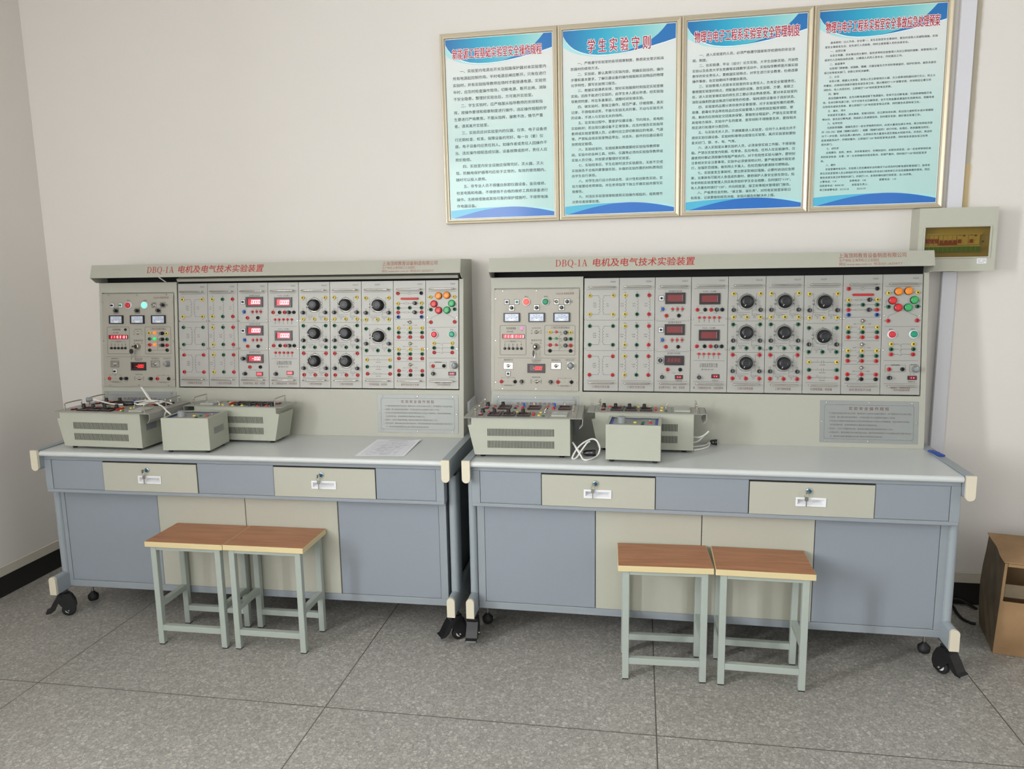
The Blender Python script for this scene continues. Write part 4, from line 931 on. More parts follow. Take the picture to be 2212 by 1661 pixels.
def console(b):
    (ox, oy), rz = BEN[b]
    t = thing('instrument_console', ('tall grey instrument console standing on the left bench, lit red digits' if b == 'L' else 'tall grey instrument console standing on the right bench, dark meter windows'),
              'control console', (ox, oy, 0.8001), rz, 'instrument consoles')
    z_ = -0.8001
    cy = lambda z: 0.4239+0.1079*(z-0.8)
    H = MB()
    def pr(yz, x0, x1): H.prism_x([(y, z+z_) for y, z in yz], x0, x1)
    # side cheeks
    BK = 0.705 if b == 'L' else 0.585
    side = [(cy(0.8004), 0.8004), (cy(1.5315), 1.5315), (0.4756, 1.5335), (0.4405, 1.557), (0.462, 1.6185), (BK, 1.6185), (BK, 0.8004)]
    pr(side, 0.0045, 0.0065); pr(side, 1.8455, 1.8485)
    pr([(BK-0.004, 0.8004), (BK-0.004, 1.6185), (BK, 1.6185), (BK, 0.8004)], 0.0065, 1.8455)
    # lower front, bay front, right jamb
    a, c = 0.8003, 1.0195
    pr([(cy(a), a), (cy(c), c), (cy(c)+0.010, c), (cy(a)+0.010, a)], 0.0045, 1.8455)
    for (x0, x1, q0, q1) in ((0.0045, 0.0195, c, 1.5315), (0.4075, 0.4225, c, 1.5315), (0.0195, 0.4075, 1.4835, 1.5315), (1.8290, 1.8455, c, 1.5285), (0.0195, 0.4075, c, 1.0235)):
        d = -0.003 if x0 < 0.43 else 0.0
        pr([(cy(q0)+d, q0), (cy(q1)+d, q1), (cy(q1)+0.012, q1), (cy(q0)+0.012, q0)], x0, x1)
    pr([(cy(c)+0.008, c), (cy(1.5315)+0.008, 1.5315), (cy(1.5315)+0.02, 1.5315), (cy(c)+0.02, c)], 0.0195, 0.4075)
    H.build('housing', cons_paint, t)
    # near-black sheets behind modules and hood, painting in the cavity's shade
    MB().prism_x([(cy(1.0195)+0.11, 1.0195+z_), (cy(1.53)+0.11, 1.53+z_), (cy(1.53)+0.12, 1.53+z_), (cy(1.0195)+0.12, 1.0195+z_)], 0.4225, 1.8450).prism_x([(cy(1.5)+0.062, 1.49+z_), (cy(1.5)+0.062, 1.612+z_), (cy(1.5)+0.066, 1.612+z_), (cy(1.5)+0.066, 1.49+z_)], 0.007, 1.8450).build('shade_lining', dark_in, t)
    # header hood with its lettering
    h = MB()
    y0, z0, y1, z1 = 0.4395, 1.5566, 0.4611, 1.6190
    h.prism_x([(y0, z0+z_), (y1, z1+z_), (BK, z1+z_), (BK, z1-0.003+z_), (y1+0.002, z1-0.003+z_), (y0+0.003, z0+z_)], 0.004, 1.846)
    al = math.atan2(y1-y0, z1-z0); tx = MB(); hh = math.hypot(y1-y0, z1-z0)
    x = 0.305; zc = hh*0.56
    for ch in 'DBQ-1A': x += serif(tx, ch, x, zc-0.0155, 0.031, -0.0006, 0)+0.002
    tx.text('电机及电气技术实验装置', 0.684, zc, 0.040, -0.0006, 0, 'c', width=0.432, bold=0.010, shear=0.10, res=2)
    tx.text('上海顶邦教育设备制造有限公司', 1.482, hh*0.735, 0.022, -0.0006, 1, 'l', width=0.259, bold=0.012)
    tx.text('生产地址:上海市松江工业园区', 1.483, hh*0.43, 0.014, -0.0006, 1, 'l', width=0.155)
    tx.text('网址:www.aiav.com.cn  电话:021-36334717', 1.483, hh*0.185, 0.014, -0.0006, 1, 'l', width=0.242)
    Mh = Matrix.Translation((0, y0, z0+z_)) @ Matrix.Rotation(-al, 4, 'X')
    h.add(tx.v, tx.f, 0, False, Mh)
    nb = len(h.f)-len(tx.f)
    for q in range(len(tx.f)): h.m[nb+q] = 1+tx.m[q]
    h.build('header_hood', [cons_paint, ink_red, ink_rust], t)
    if b == 'L':
        MB().prism_x([(0.487, 1.533+z_), (0.480, 1.546+z_), (0.51, 1.556+z_), (0.525, 1.533+z_)], 0.435, 1.828).build('top_rail', cons_paint, t)
        MB().tube(catmull([(0.352, 0.468, 1.556+z_), (0.358, 0.482, 1.546+z_), (0.362, 0.505, 1.533+z_)], 4), 0.003, 8).build('lead', cord_white, t)
    control_panel(b, t)
    # the panel sits in console space
    for ch in t.children:
        if ch.name.startswith('control_panel'): ch.location.z += z_
    zp = 0.8195
    link('notice_plate', cached('np_r', lambda: notice_plate(b, False)), t, (1.4345, cy(zp)-0.0003, zp+z_), (-TH, 0, 0))
    zp = 0.8245
    link('notice_plate', cached('np_l', lambda: notice_plate(b, True)), t, (0.0155, cy(zp)-0.0003, zp+z_), (-TH, 0, 0))
    for s, xs in ((1, 1.8486), (-1, 0.0044)):
        for (ya, yb, za, zb) in ((0.505, 0.585, 0.905, 0.955), (0.600, 0.680, 0.905, 0.955), (0.505, 0.585, 0.835, 0.885)):
            if yb > BK: continue
            if s < 0: ya, yb, za, zb = ya-0.0, yb-0.0, za+0.06, zb+0.12
            MB().box(min(xs, xs+s*0.012), max(xs, xs+s*0.012), ya, yb, za+z_, zb+z_, bev=0.003).build('socket_outlet', white_pl, t)
    return t

# ================================================================== LYING MODULES AND SMALL BOXES
def lying_module(kind, label, loc, rz, group):
    """origin: front left plate corner at table level; plate s along x 0..0.495, t along y 0..0.148"""
    t = thing('portable_module', label, 'electrical panel', loc, rz, group)
    body = MB()
    prof = [(0.034, 0.1655), (0.034, 0.139), (0.019, 0.136), (0.046, 0.012), (0.441, 0.012), (0.441, 0.1655)]
    body.prism_y([(p, q) for p, q in prof], 0.004, 0.144, 0)
    for z0, z1 in ((0.092, 0.1225), (0.0415, 0.072)):
        for q in range(46):
            for ysd in (0.0034, 0.1446): body.rect(0.101+q*0.00603, 0.101+q*0.00603+0.0030, z0, z1, ysd, 1)
    body.box(0.4408, 0.4414, 0.04, 0.11, 0.085, 0.115, 2)
    for p in (0.075, 0.405):
        for q in (0.03, 0.118): body.lathe([(0.010, 0.0), (0.011, 0.012)], (p, q, 0.0003), 'z', 12, 1, False)
    body.build('case', [inst_paint, dark_in, c_gry], t)
    # the plate lies face up; its own frame is x along the plate, "z" towards the back, front towards the sky
    pl = MB().box(0, 0.492, 0.0, 0.0022, 0, 0.148, 0, bev=0.0005)
    y = IY; L = lambda pts: pl.line([(a, c) for a, c in pts], 0.001, y, 1)
    for s in (0.028, 0.466): L([(s, 0.01), (s, 0.138)])
    if kind == 'P':
        for s in (0.084, 0.150, 0.214, 0.276, 0.352): L([(s, 0.012), (s, 0.136)])
    else:
        for s in (0.184, 0.318): L([(s, 0.012), (s, 0.136)])
    pl.prism_x([(0.0022, 0), (0.0022, 0.148), (0.0, 0.148), (0.0, 0)], 0.490, 0.492, 0)
    pl.box(0.490, 0.492, 0.0022, 0.028, 0, 0.148, 0)
    pl.add([(0.492, 0.028, 0), (0.492, 0.028, 0.148), (0.480, 0.042, 0.148), (0.480, 0.042, 0), (0.490, 0.028, 0), (0.490, 0.028, 0.148), (0.478, 0.041, 0.148), (0.478, 0.041, 0)], [(0, 1, 2, 3), (4, 7, 6, 5), (3, 2, 6, 7), (0, 3, 7, 4), (1, 5, 6, 2)])
    f = pl.build('faceplate', [alu, ink, alu], t, (0, 0, 0.1680), (-math.pi/2, 0, 0))
    # faceplate children use the panel part builders
    pull_handle(f, 0, 0.100, 0, -0.034, 0.0028).rotation_euler = (0, -math.pi/2, 0); h1 = f.children[-1]; h1.location = (0.048, 0, 0.024)
    h2 = pull_handle(f, 0, 0.100, 0, -0.034, 0.0028); h2.rotation_euler = (0, -math.pi/2, 0); h2.location = (0.452, 0, 0.024)
    def knob(x, z):
        g_ = lambda: MB().lathe([(0.0095, 0), (0.0095, 0.004), (0.008, 0.006), (0.0075, 0.016), (0.005, 0.0175)], n=14).mesh('black_knob', [black_pl])
        return link('black_knob', cached('smk', g_), f, (x, 0, z))
    def scr(s0, s1, z0, z1): return display(f, s0, s1, z0, z1, None, False, 'plain', win_dark if kind == 'P' else None)
    rocker(f, 0.056, 0.074, 0.045, 0.072)
    if kind == 'P':
        knob(0.064, 0.118)
        for s0, c in ((0.096, 'r'), (0.156, 'g'), (0.219, 'y')):
            scr(s0, s0+0.052, 0.034, 0.104); jack(f, c, s0-0.006, 0.120, 0.0062); jack(f, c, s0+0.040, 0.122, 0.0062); knob(s0+0.018, 0.118)
        MB().box(0, 0.010, -0.008, 0, 0, 0.052, bev=0.003).build('bar_lamp', c_red, f, (0.281, 0, 0.052))
        jack(f, 'y', 0.312, 0.116, 0.0062); jack(f, 'y', 0.310, 0.056, 0.0062); jack(f, 'g', 0.328, 0.042, 0.0062); toggle(f, 0.329, 0.116, 1)
        mt = MB().box(0, 0.066, -0.007, 0, 0, 0.084, 0, bev=0.002).rect(0.004, 0.062, 0.006, 0.078, -0.0074, 1)
        mt.line([(0.033+0.022*math.cos(a), 0.030+0.022*math.sin(a)) for a in [math.radians(150-12*i) for i in range(11)]], 0.0012, -0.0078, 2)
        mt.build('panel_meter', [inst_paint, meter_grey, ink], f, (0.362, 0, 0.034))
    else:
        knob(0.062, 0.118); jack(f, 'k', 0.096, 0.052, 0.0062); jack(f, 'r', 0.097, 0.100, 0.0062); knob(0.128, 0.128)
        for s0 in (0.116, 0.247, 0.380): scr(s0, s0+0.054, 0.034, 0.112)
        for s0 in (0.194, 0.330):
            jack(f, 'r', s0, 0.104, 0.0062); jack(f, 'k', s0-0.002, 0.056, 0.0062); small_button(f, c_blu, s0+0.031, 0.104, 0.005, 0.016, 'selector_button'); small_button(f, c_red, s0+0.029, 0.050); small_button(f, c_red, s0+0.030, 0.066)
            small_button(f, chrome, s0+0.074, 0.126, 0.005, 0.014, 'toggle_switch')
    return t
meter_grey = mat('meter_face_grey', (178, 182, 182), 0.25, noise=0.02)

def small_box(label, loc, rz):
    t = thing('resistor_box', label, 'electrical box', loc, rz, 'small grey boxes with a blue-edged top')
    w, d, z0, z1 = 0.2155, 0.176, 0.012, 0.1545
    m = MB().box(0, w, 0, 0.002, z0, z1, 0).box(0, w, d-0.002, d, z0, z1, 0).box(0, 0.002, 0.002, d-0.002, z0, z1, 0).box(w-0.002, w, 0.002, d-0.002, z0, z1, 0).box(0.002, w-0.002, 0.002, d-0.002, z0, z0+0.002, 0)
    for (a, b_, c, e) in ((0.002, 0.012, 0.002, d-0.002), (w-0.012, w-0.002, 0.002, d-0.002), (0.012, w-0.012, 0.002, 0.012), (0.012, w-0.012, d-0.012, d-0.002)): m.box(a, b_, c, e, z1-0.002, z1, 0)
    for q in range(22):
        for xx in (w+0.0004, -0.0004):
            m.add([(xx, 0.045+q*0.0042, 0.075), (xx, 0.045+q*0.0042+0.0021, 0.075), (xx, 0.045+q*0.0042+0.0021, 0.105), (xx, 0.045+q*0.0042, 0.105)], [(0, 1, 2, 3)], 1)
    for p in (0.022, w-0.022):
        for q in (0.022, d-0.022): m.lathe([(0.009, 0.0003), (0.010, 0.012)], (p, q, 0), 'z', 12, 2, False)
    m.build('case', [inst_paint, c_gry, black_rub], t)
    tp = MB().box(0.012, w-0.012, 0.0, 0.002, 0.012, d-0.012, 0)
    tp.rect(0.012, 0.024, 0.012, d-0.012, IY, 1).rect(w-0.024, w-0.012, 0.012, d-0.012, IY, 1).rect(0.024, w-0.024, d-0.020, d-0.012, IY, 1)
    tp.text('可调电阻', w*0.55, 0.140, 0.010, IY, 2)
    f = tp.build('top_panel', [plate_alu, cu_blue, ink], t, (0, 0, z1-0.006), (-math.pi/2, 0, 0))
    k = MB().lathe([(0.019, 0), (0.019, 0.003), (0.0165, 0.005), (0.016, 0.024), (0.014, 0.026), (0.006, 0.0262)], n=24).build('adjusting_knob', c_gry, f, (0.058, 0, 0.070))
    jack(f, 'y', 0.112, 0.078, 0.0068); jack(f, 'g', 0.142, 0.076, 0.0068); jack(f, 'r', 0.172, 0.078, 0.0068); jack(f, 'k', 0.142, 0.038, 0.0068); screw(f, 0.168, 0.128)
    return t

# ================================================================== STOOLS
def stool(label, x, y, rz):
    if 'stool' in MESHES:
        t = copy_tree(MESHES['stool']); t.location = (x, y, 0); t.rotation_euler = (0, 0, rz); t['label'] = label; return t
    t = thing('stool', label, 'stool', (x, y, 0), rz, 'wooden topped stools in front of the benches'); MESHES['stool'] = t
    w, d, h, th = 0.352, 0.2356, 0.466, 0.0235
    s = MB().box(-w/2, w/2, -d/2, d/2, h-th, h-0.0006, 1, bev=0.0012)
    s.box(-w/2+0.0014, w/2-0.0014, -d/2+0.0014, d/2-0.0014, h-0.002, h, 0)
    s.build('seat', [wood, edge_band], t)
    L_ = 0.0125; lx = w/2-0.018-L_; ly = d/2-0.010-L_
    for sx in (-1, 1):
        for sy in (-1, 1):
            MB().box(sx*lx-L_, sx*lx+L_, sy*ly-L_, sy*ly+L_, 0.004, h-th, 0, bev=0.0015).box(sx*lx-L_+0.001, sx*lx+L_-0.001, sy*ly-L_+0.001, sy*ly+L_-0.001, 0.0003, 0.0045, 1).build('leg', [stool_paint, black_rub], t)
    for sy in (-1, 1):
        MB().box(-lx+L_, lx-L_, sy*ly-L_+0.001, sy*ly+L_-0.001, 0.064, 0.089, bev=0.001).build('stretcher', stool_paint, t)
        MB().box(-lx+L_, lx-L_, sy*ly-L_+0.002, sy*ly+L_-0.006, h-th-0.016, h-th-0.0003).build('apron_rail', stool_paint, t)
    for sx in (-1, 1):
        MB().box(sx*lx-L_+0.001, sx*lx+L_-0.001, -ly+L_, ly-L_, 0.166, 0.191, bev=0.001).build('stretcher', stool_paint, t)
        MB().box(sx*lx-L_+0.003, sx*lx+L_-0.003, -ly+L_, ly-L_, h-th-0.016, h-th-0.0003).build('apron_rail', stool_paint, t)
    return t

# ================================================================== POSTERS
P1 = ['    一、实验室内电源总开关及短路保护器对本实验室内', '所有电源起控制作用。平时电源总闸应断开，只有在进行', '实验时，并有实验指导教师在场时才能接通电源。实验完', '毕时，应及时检查操作现场，切断电源、断开总闸，消除', '不安全隐患，整理好实验台后，方可离开实验室。',
      '    二、学生实验时，应严格服从指导教师的安排和指', '挥，按操作要领和规章制度进行操作，违反操作规程的学', '生要进行严格教育。不服从指挥，屡教不改，情节严重', '者，请其离开实验室。', '    三、实验员应对实验室内的仪器、仪表、电子设备进', '行定期检查、校准，保障设备的完好。每一台（套）仪',
      '器，电子设备均应责任到人。如操作者或责任人因操作不', '当、违反操作规程造成仪器，设备故障或损坏，责任人应', '照价赔偿。', '    四、实验室内安全设施应保障完好。灭火器、灭火', '毯、防触电保护器等均应处于正常的，有效的使用期内，', '随时可以投入使用。', '    五、非专业人员不得擅自拆卸仪器设备，盲目维修。',
      '检查电路和电器，不得使用不合格的维修工具和装备进行', '操作。无绝缘措施或其他可靠的保护措施时，不得带电操', '作电器设备。']
P2 = ['    一、严格遵守实验室的各项规章制度，熟悉安全常识和消', '防器材的使用方法。', '    二、实验前，要认真预习实验内容，明确实验目的、操作', '步骤和基本要求，了解仪器设备的操作规程和实验物品的物理', '化学特性，撰写实验预习报告。', '    三、根据实验课表安排，穿好实验服按时到指定实验室做',
      '实验。因故不能进行实验的，由学生本人提出申请，经实验指', '导教师同意，所在系备案后，调整时间安排实验。', '    四、做实验时，要独立操作，规范严谨，仔细观察，真实', '记录，不得喧闹谈笑，不做与实验无关的事，不动与实验无关', '的设备，不进入与实验无关的场所。', '    五、在实验过程中，要爱护仪器设备，节约用水、用电和',
      '实验耗材；若出现仪器设备不正常现象，应及时报告实验指导', '教师或实验室管理人员，必要时应立即切断相应的电源、气源', '等。严禁私自将实验室物品带出，对丢失、损坏的仪器设备应', '按照规定赔偿。', '    六、实验结束时，实验结果和数据要经实验指导教师审', '阅，实验中的各种工具、材料、仪器等必须向实验指导教师或',
      '实验人员交接，并按要求整理好实验室。', '    七、实验结束后，学生应按时送交实验报告，无故不交或', '实验报告不合格的要重做实验，补做的实验所需的材料费用应', '由学生自行承担。', '    八、对学生自行设计的综合性、设计性和创新性实验，实', '验方案要经老师审阅，并在老师指导下独立开展实验并撰写实', '验报告。', '    九、对违反实验室规章制度和实验操作规程的，视其情节', '对责任者按章处理。']
P3 = ['    一、进入实验室的人员，必须严格遵守国家和学校颁布的安全法', '规、制度。', '    二、在实验课、毕业（设计）论文实验、大学生创新实验、开放性', '实验以及各类大学生竞赛等实践教学活动中，实验指导教师是开展实验', '教学的安全责任人，要根据实验特点，对学生进行安全教育，杜绝违章', '操作事故，在实验期间不得擅自离岗。',
      '    三、实验管理人员是本实验室的安全责任人，负有安全管理责任。', '要根据实验室的特点，把配备的消防设施，放在显眼、方便、易取之', '处，进入实验室做实验的师生员工都必须会熟练使用。要对本实验室的', '消防设施和防盗设施进行经常性的检查，保持消防设备处于良好状态。', '    四、实验室药品需分类存放并妥善管理，对于实验室所需的易燃、', '易爆、剧毒化学品等危险品应由实验管理人员按照规定程序领取、使',
      '用，剩余的应按规定交回库房保管，要做到全程监护，严禁在实验室或', '其他地方保存，实验中产生的废液、废弃材料不得随意丢弃，要按相关', '规定进行处理并分类回收。', '    五、与实验无关人员，不得随意进入实验室，任何个人未经允许不', '得将实验仪器设备、实验材料等带出或借出实验室。离开实验室前要检', '查关好门、窗、水、电、气等。',
      '    六、进入实验室从事实验的人员，必须身穿实验工作服，不得穿拖', '鞋。严禁在实验室内吸烟、吃零食，乱拉电线。任何人在实验操作、仪', '器使用时都必须按操作规程严格执行。对于危险性实验与操作，要特别', '注意相关安全注意事项，实验中必须使用明火时，要严格按操作规定进', '行，加强防范措施，做到用火不离人，危险范围内要清除可燃物品。', '    七、实验室发生事故时，要立即采取相应措施，必要时启动应急预',
      '案，当事故有可能对人身造成伤害时，要把保护人身安全放在首位。指', '导老师和实验室管理人员应有序组织学生安全疏散，及时拨打“119”，', '有人员重伤时拨打“120”，并向校医室、保卫处等相关管理部门报告。', '    八、严格责任追究制，“谁主管、谁负责”，对所有实验室采取日', '检周查，记录要做到规范详细，发现问题及时解决并上报。']
P4 = ['    基本原则：以人为本，安全第一，发生实验室安全事故时，要及时采取人员避险措施，实验', '室安全事故发生后，优先进行人员抢救，同时注意救援人员的自身安全。', '    一、自然灾害', '    当发生地震、洪水等自然灾害时，指导老师和实验管理人员应立即组织疏散，抢救现场人员', '或进行人员抢险自助自救，以确保人员的人身安全，作好善后工作。', '    二、被盗事件',
      '    当发现门锁被撬，或强酸、强碱，仪器设备及文件资料等被盗时，保护好现场，报告系部及', '保卫处等相关部门，协助公安机关破案。', '    三、火灾', '    发现火情，根据火灾类型，现场人员立即使用灭火器、灭火毯等消防器材进行灭火，防止火', '势蔓延，迅速组织疏散并报告系部及保卫处，视火情拨打“119”报警求救，并到明显位置引导', '消防车。有人员受伤时，立即拨打“120”和校医室电话求救。',
      '    四、触电', '    若出现触电事故，应先切断电源或拔下电源插头，若来不及切断电源，可用绝缘物挑开电', '线，在未切断电源之前，切不可用手去拉触电者，也不可用金属或潮湿的东西挑电线，若触电者', '出现受伤或休克现象，要立即拨打“120”和校医室电话求救，同时报告系部和保卫处。', '    五、漏水、浸水', '    实验室发生漏水、浸水事故，若情况较轻，应立即关闭水阀，若出现大面积积水或水管爆裂',
      '喷水时，首先应切断电源，再组织人员清理现场，及时报告系部，做好善后处理工作。', '    六、化学灼伤', '    当皮肤受强酸、强碱及其它一些化学物质灼伤时，应用大量流动清水冲洗，再分别用低浓度', '的（2%~5%）弱碱（强酸引起的）、弱酸（强碱引起的）进行中和。处理后，再依据情况而定，', '作下一步处理，当药品溅入眼内时，立即就近用大量清水或生理盐水彻底冲洗，冲洗后，再送校', '医室或医院治疗，伤情较重时，立即拨打“120”和校医室电话求救，同时报告系部及保卫处等', '相关部门。',
      '    七、创伤类', '    出现擦伤、割伤、刺伤、烫伤等事故时，伤情较轻时，应联系校医室，由一名老师带领伤者', '到校医室检查、处置，另一名老师维持实验室秩序。伤情严重时，同时拨打“120”和校医室求', '救。', '    八、爆炸', '    实验室爆炸发生时，实验室人员在确保安全的情况下必须及时切断电源和管道阀门，指导老', '师及实验室管理人员立即组织学生有秩序地通过安全出口或用其它方法迅速撤离爆炸现场，然后', '报告系部及保卫处等相关部门，并拨打119，发现伤情时拨打校医室，及120求救。',
      '火警电话：119          急救电话：120          匪警电话：110', '校医室电话：8594120      校医室负责人：', '保卫处报警电话：2513110      2513119']
POSTERS = [('新能源工程基础实验室安全操作规程', P1, 'framed rules notice in the largest print, hung first in the row', 25, 0.84, 0.050),
           ('学 生 实 验 守 则', P2, 'framed rules notice with a short widely spaced red title', 28, 0.56, 0.062),
           ('物理与电子工程系实验室安全管理制度', P3, 'framed rules notice with dense text, next after the one with the spaced title', 31, 0.88, 0.052),
           ('物理与电子工程系实验室安全事故应急处理预案', P4, 'framed rules notice in the smallest print, beside the white cable trunking', 42, 0.90, 0.050)]
def poster(i):
    title, body, label, ncol, tw, th = POSTERS[i]
    xs = [1.1559, 1.7000, 2.2459, 2.7944, 3.3450]
    x0, x1 = xs[i]+0.001, xs[i+1]-0.001; w = x1-x0; H = 0.8535; xm = (x0+x1)/2
    t = thing('framed_notice', label, 'poster', (x0, 0, 1.7926+0.0073*(x0-2.2)), 0.0, 'framed notices on the back wall'); t.rotation_euler = (0, -0.0073, 0)
    fr = MB(); prof = [(0, 0.0), (0, -0.026), (0.0025, -0.029), (0.006, -0.0295), (0.0155, -0.0245), (0.0185, -0.0245), (0.0205, -0.0225), (0.0205, -0.016)]
    ring = lambda d, y: [(d, y, d), (w-d, y, d), (w-d, y, H-d), (d, y, H-d)]
    for (d0, y0), (d1, y1) in zip(prof, prof[1:]):
        a, b_ = ring(d0, y0), ring(d1, y1)
        fr.add(a+b_, [(k, (k+1) % 4, (k+1) % 4+4, k+4) for k in range(4)])
    fr.box(0.001, w-0.001, -0.012, -0.0005, 0.001, H-0.001)
    fr.build('frame', frame_champ, t)
    m = MB(); e = 0.0215; sw, sh = w-2*e, H-2*e
    m.box(0, sw, -0.003, 0, 0, sh, 1)
    g = 0.003; y = -0.0034
    aw, ah = sw-2*g, sh-2*g
    def X(s): return g+s*aw
    def Z(v): return sh-g-v*ah
    def strip(top, bot, yy, mi, n=28, s0=0.0, s1=1.0):
        for q in range(n):
            a, b_ = s0+(s1-s0)*q/n, s0+(s1-s0)*(q+1)/n
            pts = [(X(a), Z(bot(a))), (X(b_), Z(bot(b_))), (X(b_), Z(top(b_))), (X(a), Z(top(a)))]
            m.poly(pts, yy, mi)
    def curve(tab):
        def f(s):
            for (a, p), (b_, q) in zip(tab, tab[1:]):
                if s <= b_: t_ = (s-a)/(b_-a); return p+(q-p)*t_
            return tab[-1][1]
        return f
    lo = curve([(0, 0.028), (0.025, 0.054), (0.06, 0.080), (0.10, 0.099), (0.16, 0.117), (0.23, 0.130), (0.31, 0.1365), (0.40, 0.138), (0.50, 0.1345), (0.60, 0.1275), (0.70, 0.118), (0.80, 0.107), (0.90, 0.093), (1, 0.077)])
    un = curve([(0, 0.085), (0.06, 0.110), (0.14, 0.128), (0.25, 0.1415), (0.38, 0.146), (0.55, 0.139), (0.75, 0.118), (1, 0.083)])
    wt = curve([(0.44, 0.137), (0.55, 0.128), (0.64, 0.114), (0.72, 0.096), (0.79, 0.074), (0.85, 0.048), (0.89, 0.024), (0.925, 0.0), (1, 0.0)])
    m.rect(X(0), X(1), Z(1), Z(0), y, 0)
    strip(lambda s: 0.0, un, y-0.0002, 5)
    strip(lambda s: 0.0, lambda s: lo(s)+0.0045, y-0.0004, 6)
    swm = MB()
    for q in range(40):
        a, b_ = q/40, (q+1)/40
        swm.poly([(X(a), Z(lo(a))), (X(b_), Z(lo(b_))), (X(b_), Z(0)), (X(a), Z(0))], y-0.0006, 0)
    strip(wt, lo, y-0.0008, 3, 30, 0.44, 1.0)
    # bottom waves
    lb = lambda s: 0.955-0.055*s+0.060*s*s
    hb = lambda s: 1.0 if s < 0.02 else 1.0-0.058*math.sin(math.pi*min(1, (s-0.02)/1.12))
    strip(lambda s: lb(s), lambda s: 1.0, y-0.0002, 4, s1=0.62); strip(lambda s: max(lb(s), hb(s)-0.012), lambda s: 1.0, y-0.0002, 5, s0=0.62)
    strip(hb, lambda s: 1.0, y-0.0004, 2, s0=0.02)
    # title with white outline
    tz, tx = Z(0.083 if i != 1 else 0.090), X(0.5 if i else 0.485)
    m.text(title, tx, tz, th, y-0.0010, 6, 'c', width=tw*aw, halo=0.045, res=2); m.text(title, tx, tz, th, y-0.0012, 8, 'c', width=tw*aw, bold=0.014, res=2)
    # body text, one line at a time on a fixed character grid
    rows = len(body); v0, v1 = {0: (0.176, 0.930), 1: (0.176, 0.930), 2: (0.176, 0.932), 3: (0.158, 0.915)}[i]
    left = {0: 0.062, 1: 0.068, 2: 0.046, 3: 0.050}[i]; cell = (1-left-{0: 0.052, 1: 0.068, 2: 0.060, 3: 0.058}[i])*aw/ncol
    def wch(c): return 0.5 if ord(c) < 128 or c in '“”' else 1.0
    for r, s in enumerate(body):
        st = s.lstrip(' '); ind = (len(s)-len(st))*0.5
        for seg, xo in split_runs(st, wch):
            m.text(seg, X(left)+(ind+xo)*cell, Z(v0+(v1-v0)*r/(rows-1)), cell*0.93, y-0.0006, 7, 'l', width=None if len(seg) < 2 else (sum(map(wch, seg))-0.16-(0.55 if seg[-1] in '，。、；：' else 0))*cell, bold=0.008, res=3)
    nb = len(m.f)
    m.add(swm.v, swm.f, 9)
    m.build('printed_sheet', [sheet_m, po_white, po_deep, po_blue, po_sky, po_pale, po_white, po_black, po_red, swoosh_m], t, (e, -0.013, e))
def split_runs(s, wch):
    """runs of text between gaps of two or more spaces, with each run's offset in character cells"""
    out = []; i = 0; x = 0.0; cur = ''; cx = 0.0
    while i < len(s):
        if s[i:i+2] == '  ':
            if cur: out.append((cur, cx)); cur = ''
            while i < len(s) and s[i] == ' ': x += 0.5; i += 1
            continue
        if not cur: cx = x
        cur += s[i]; x += wch(s[i]); i += 1
    if cur: out.append((cur, cx))
    return out

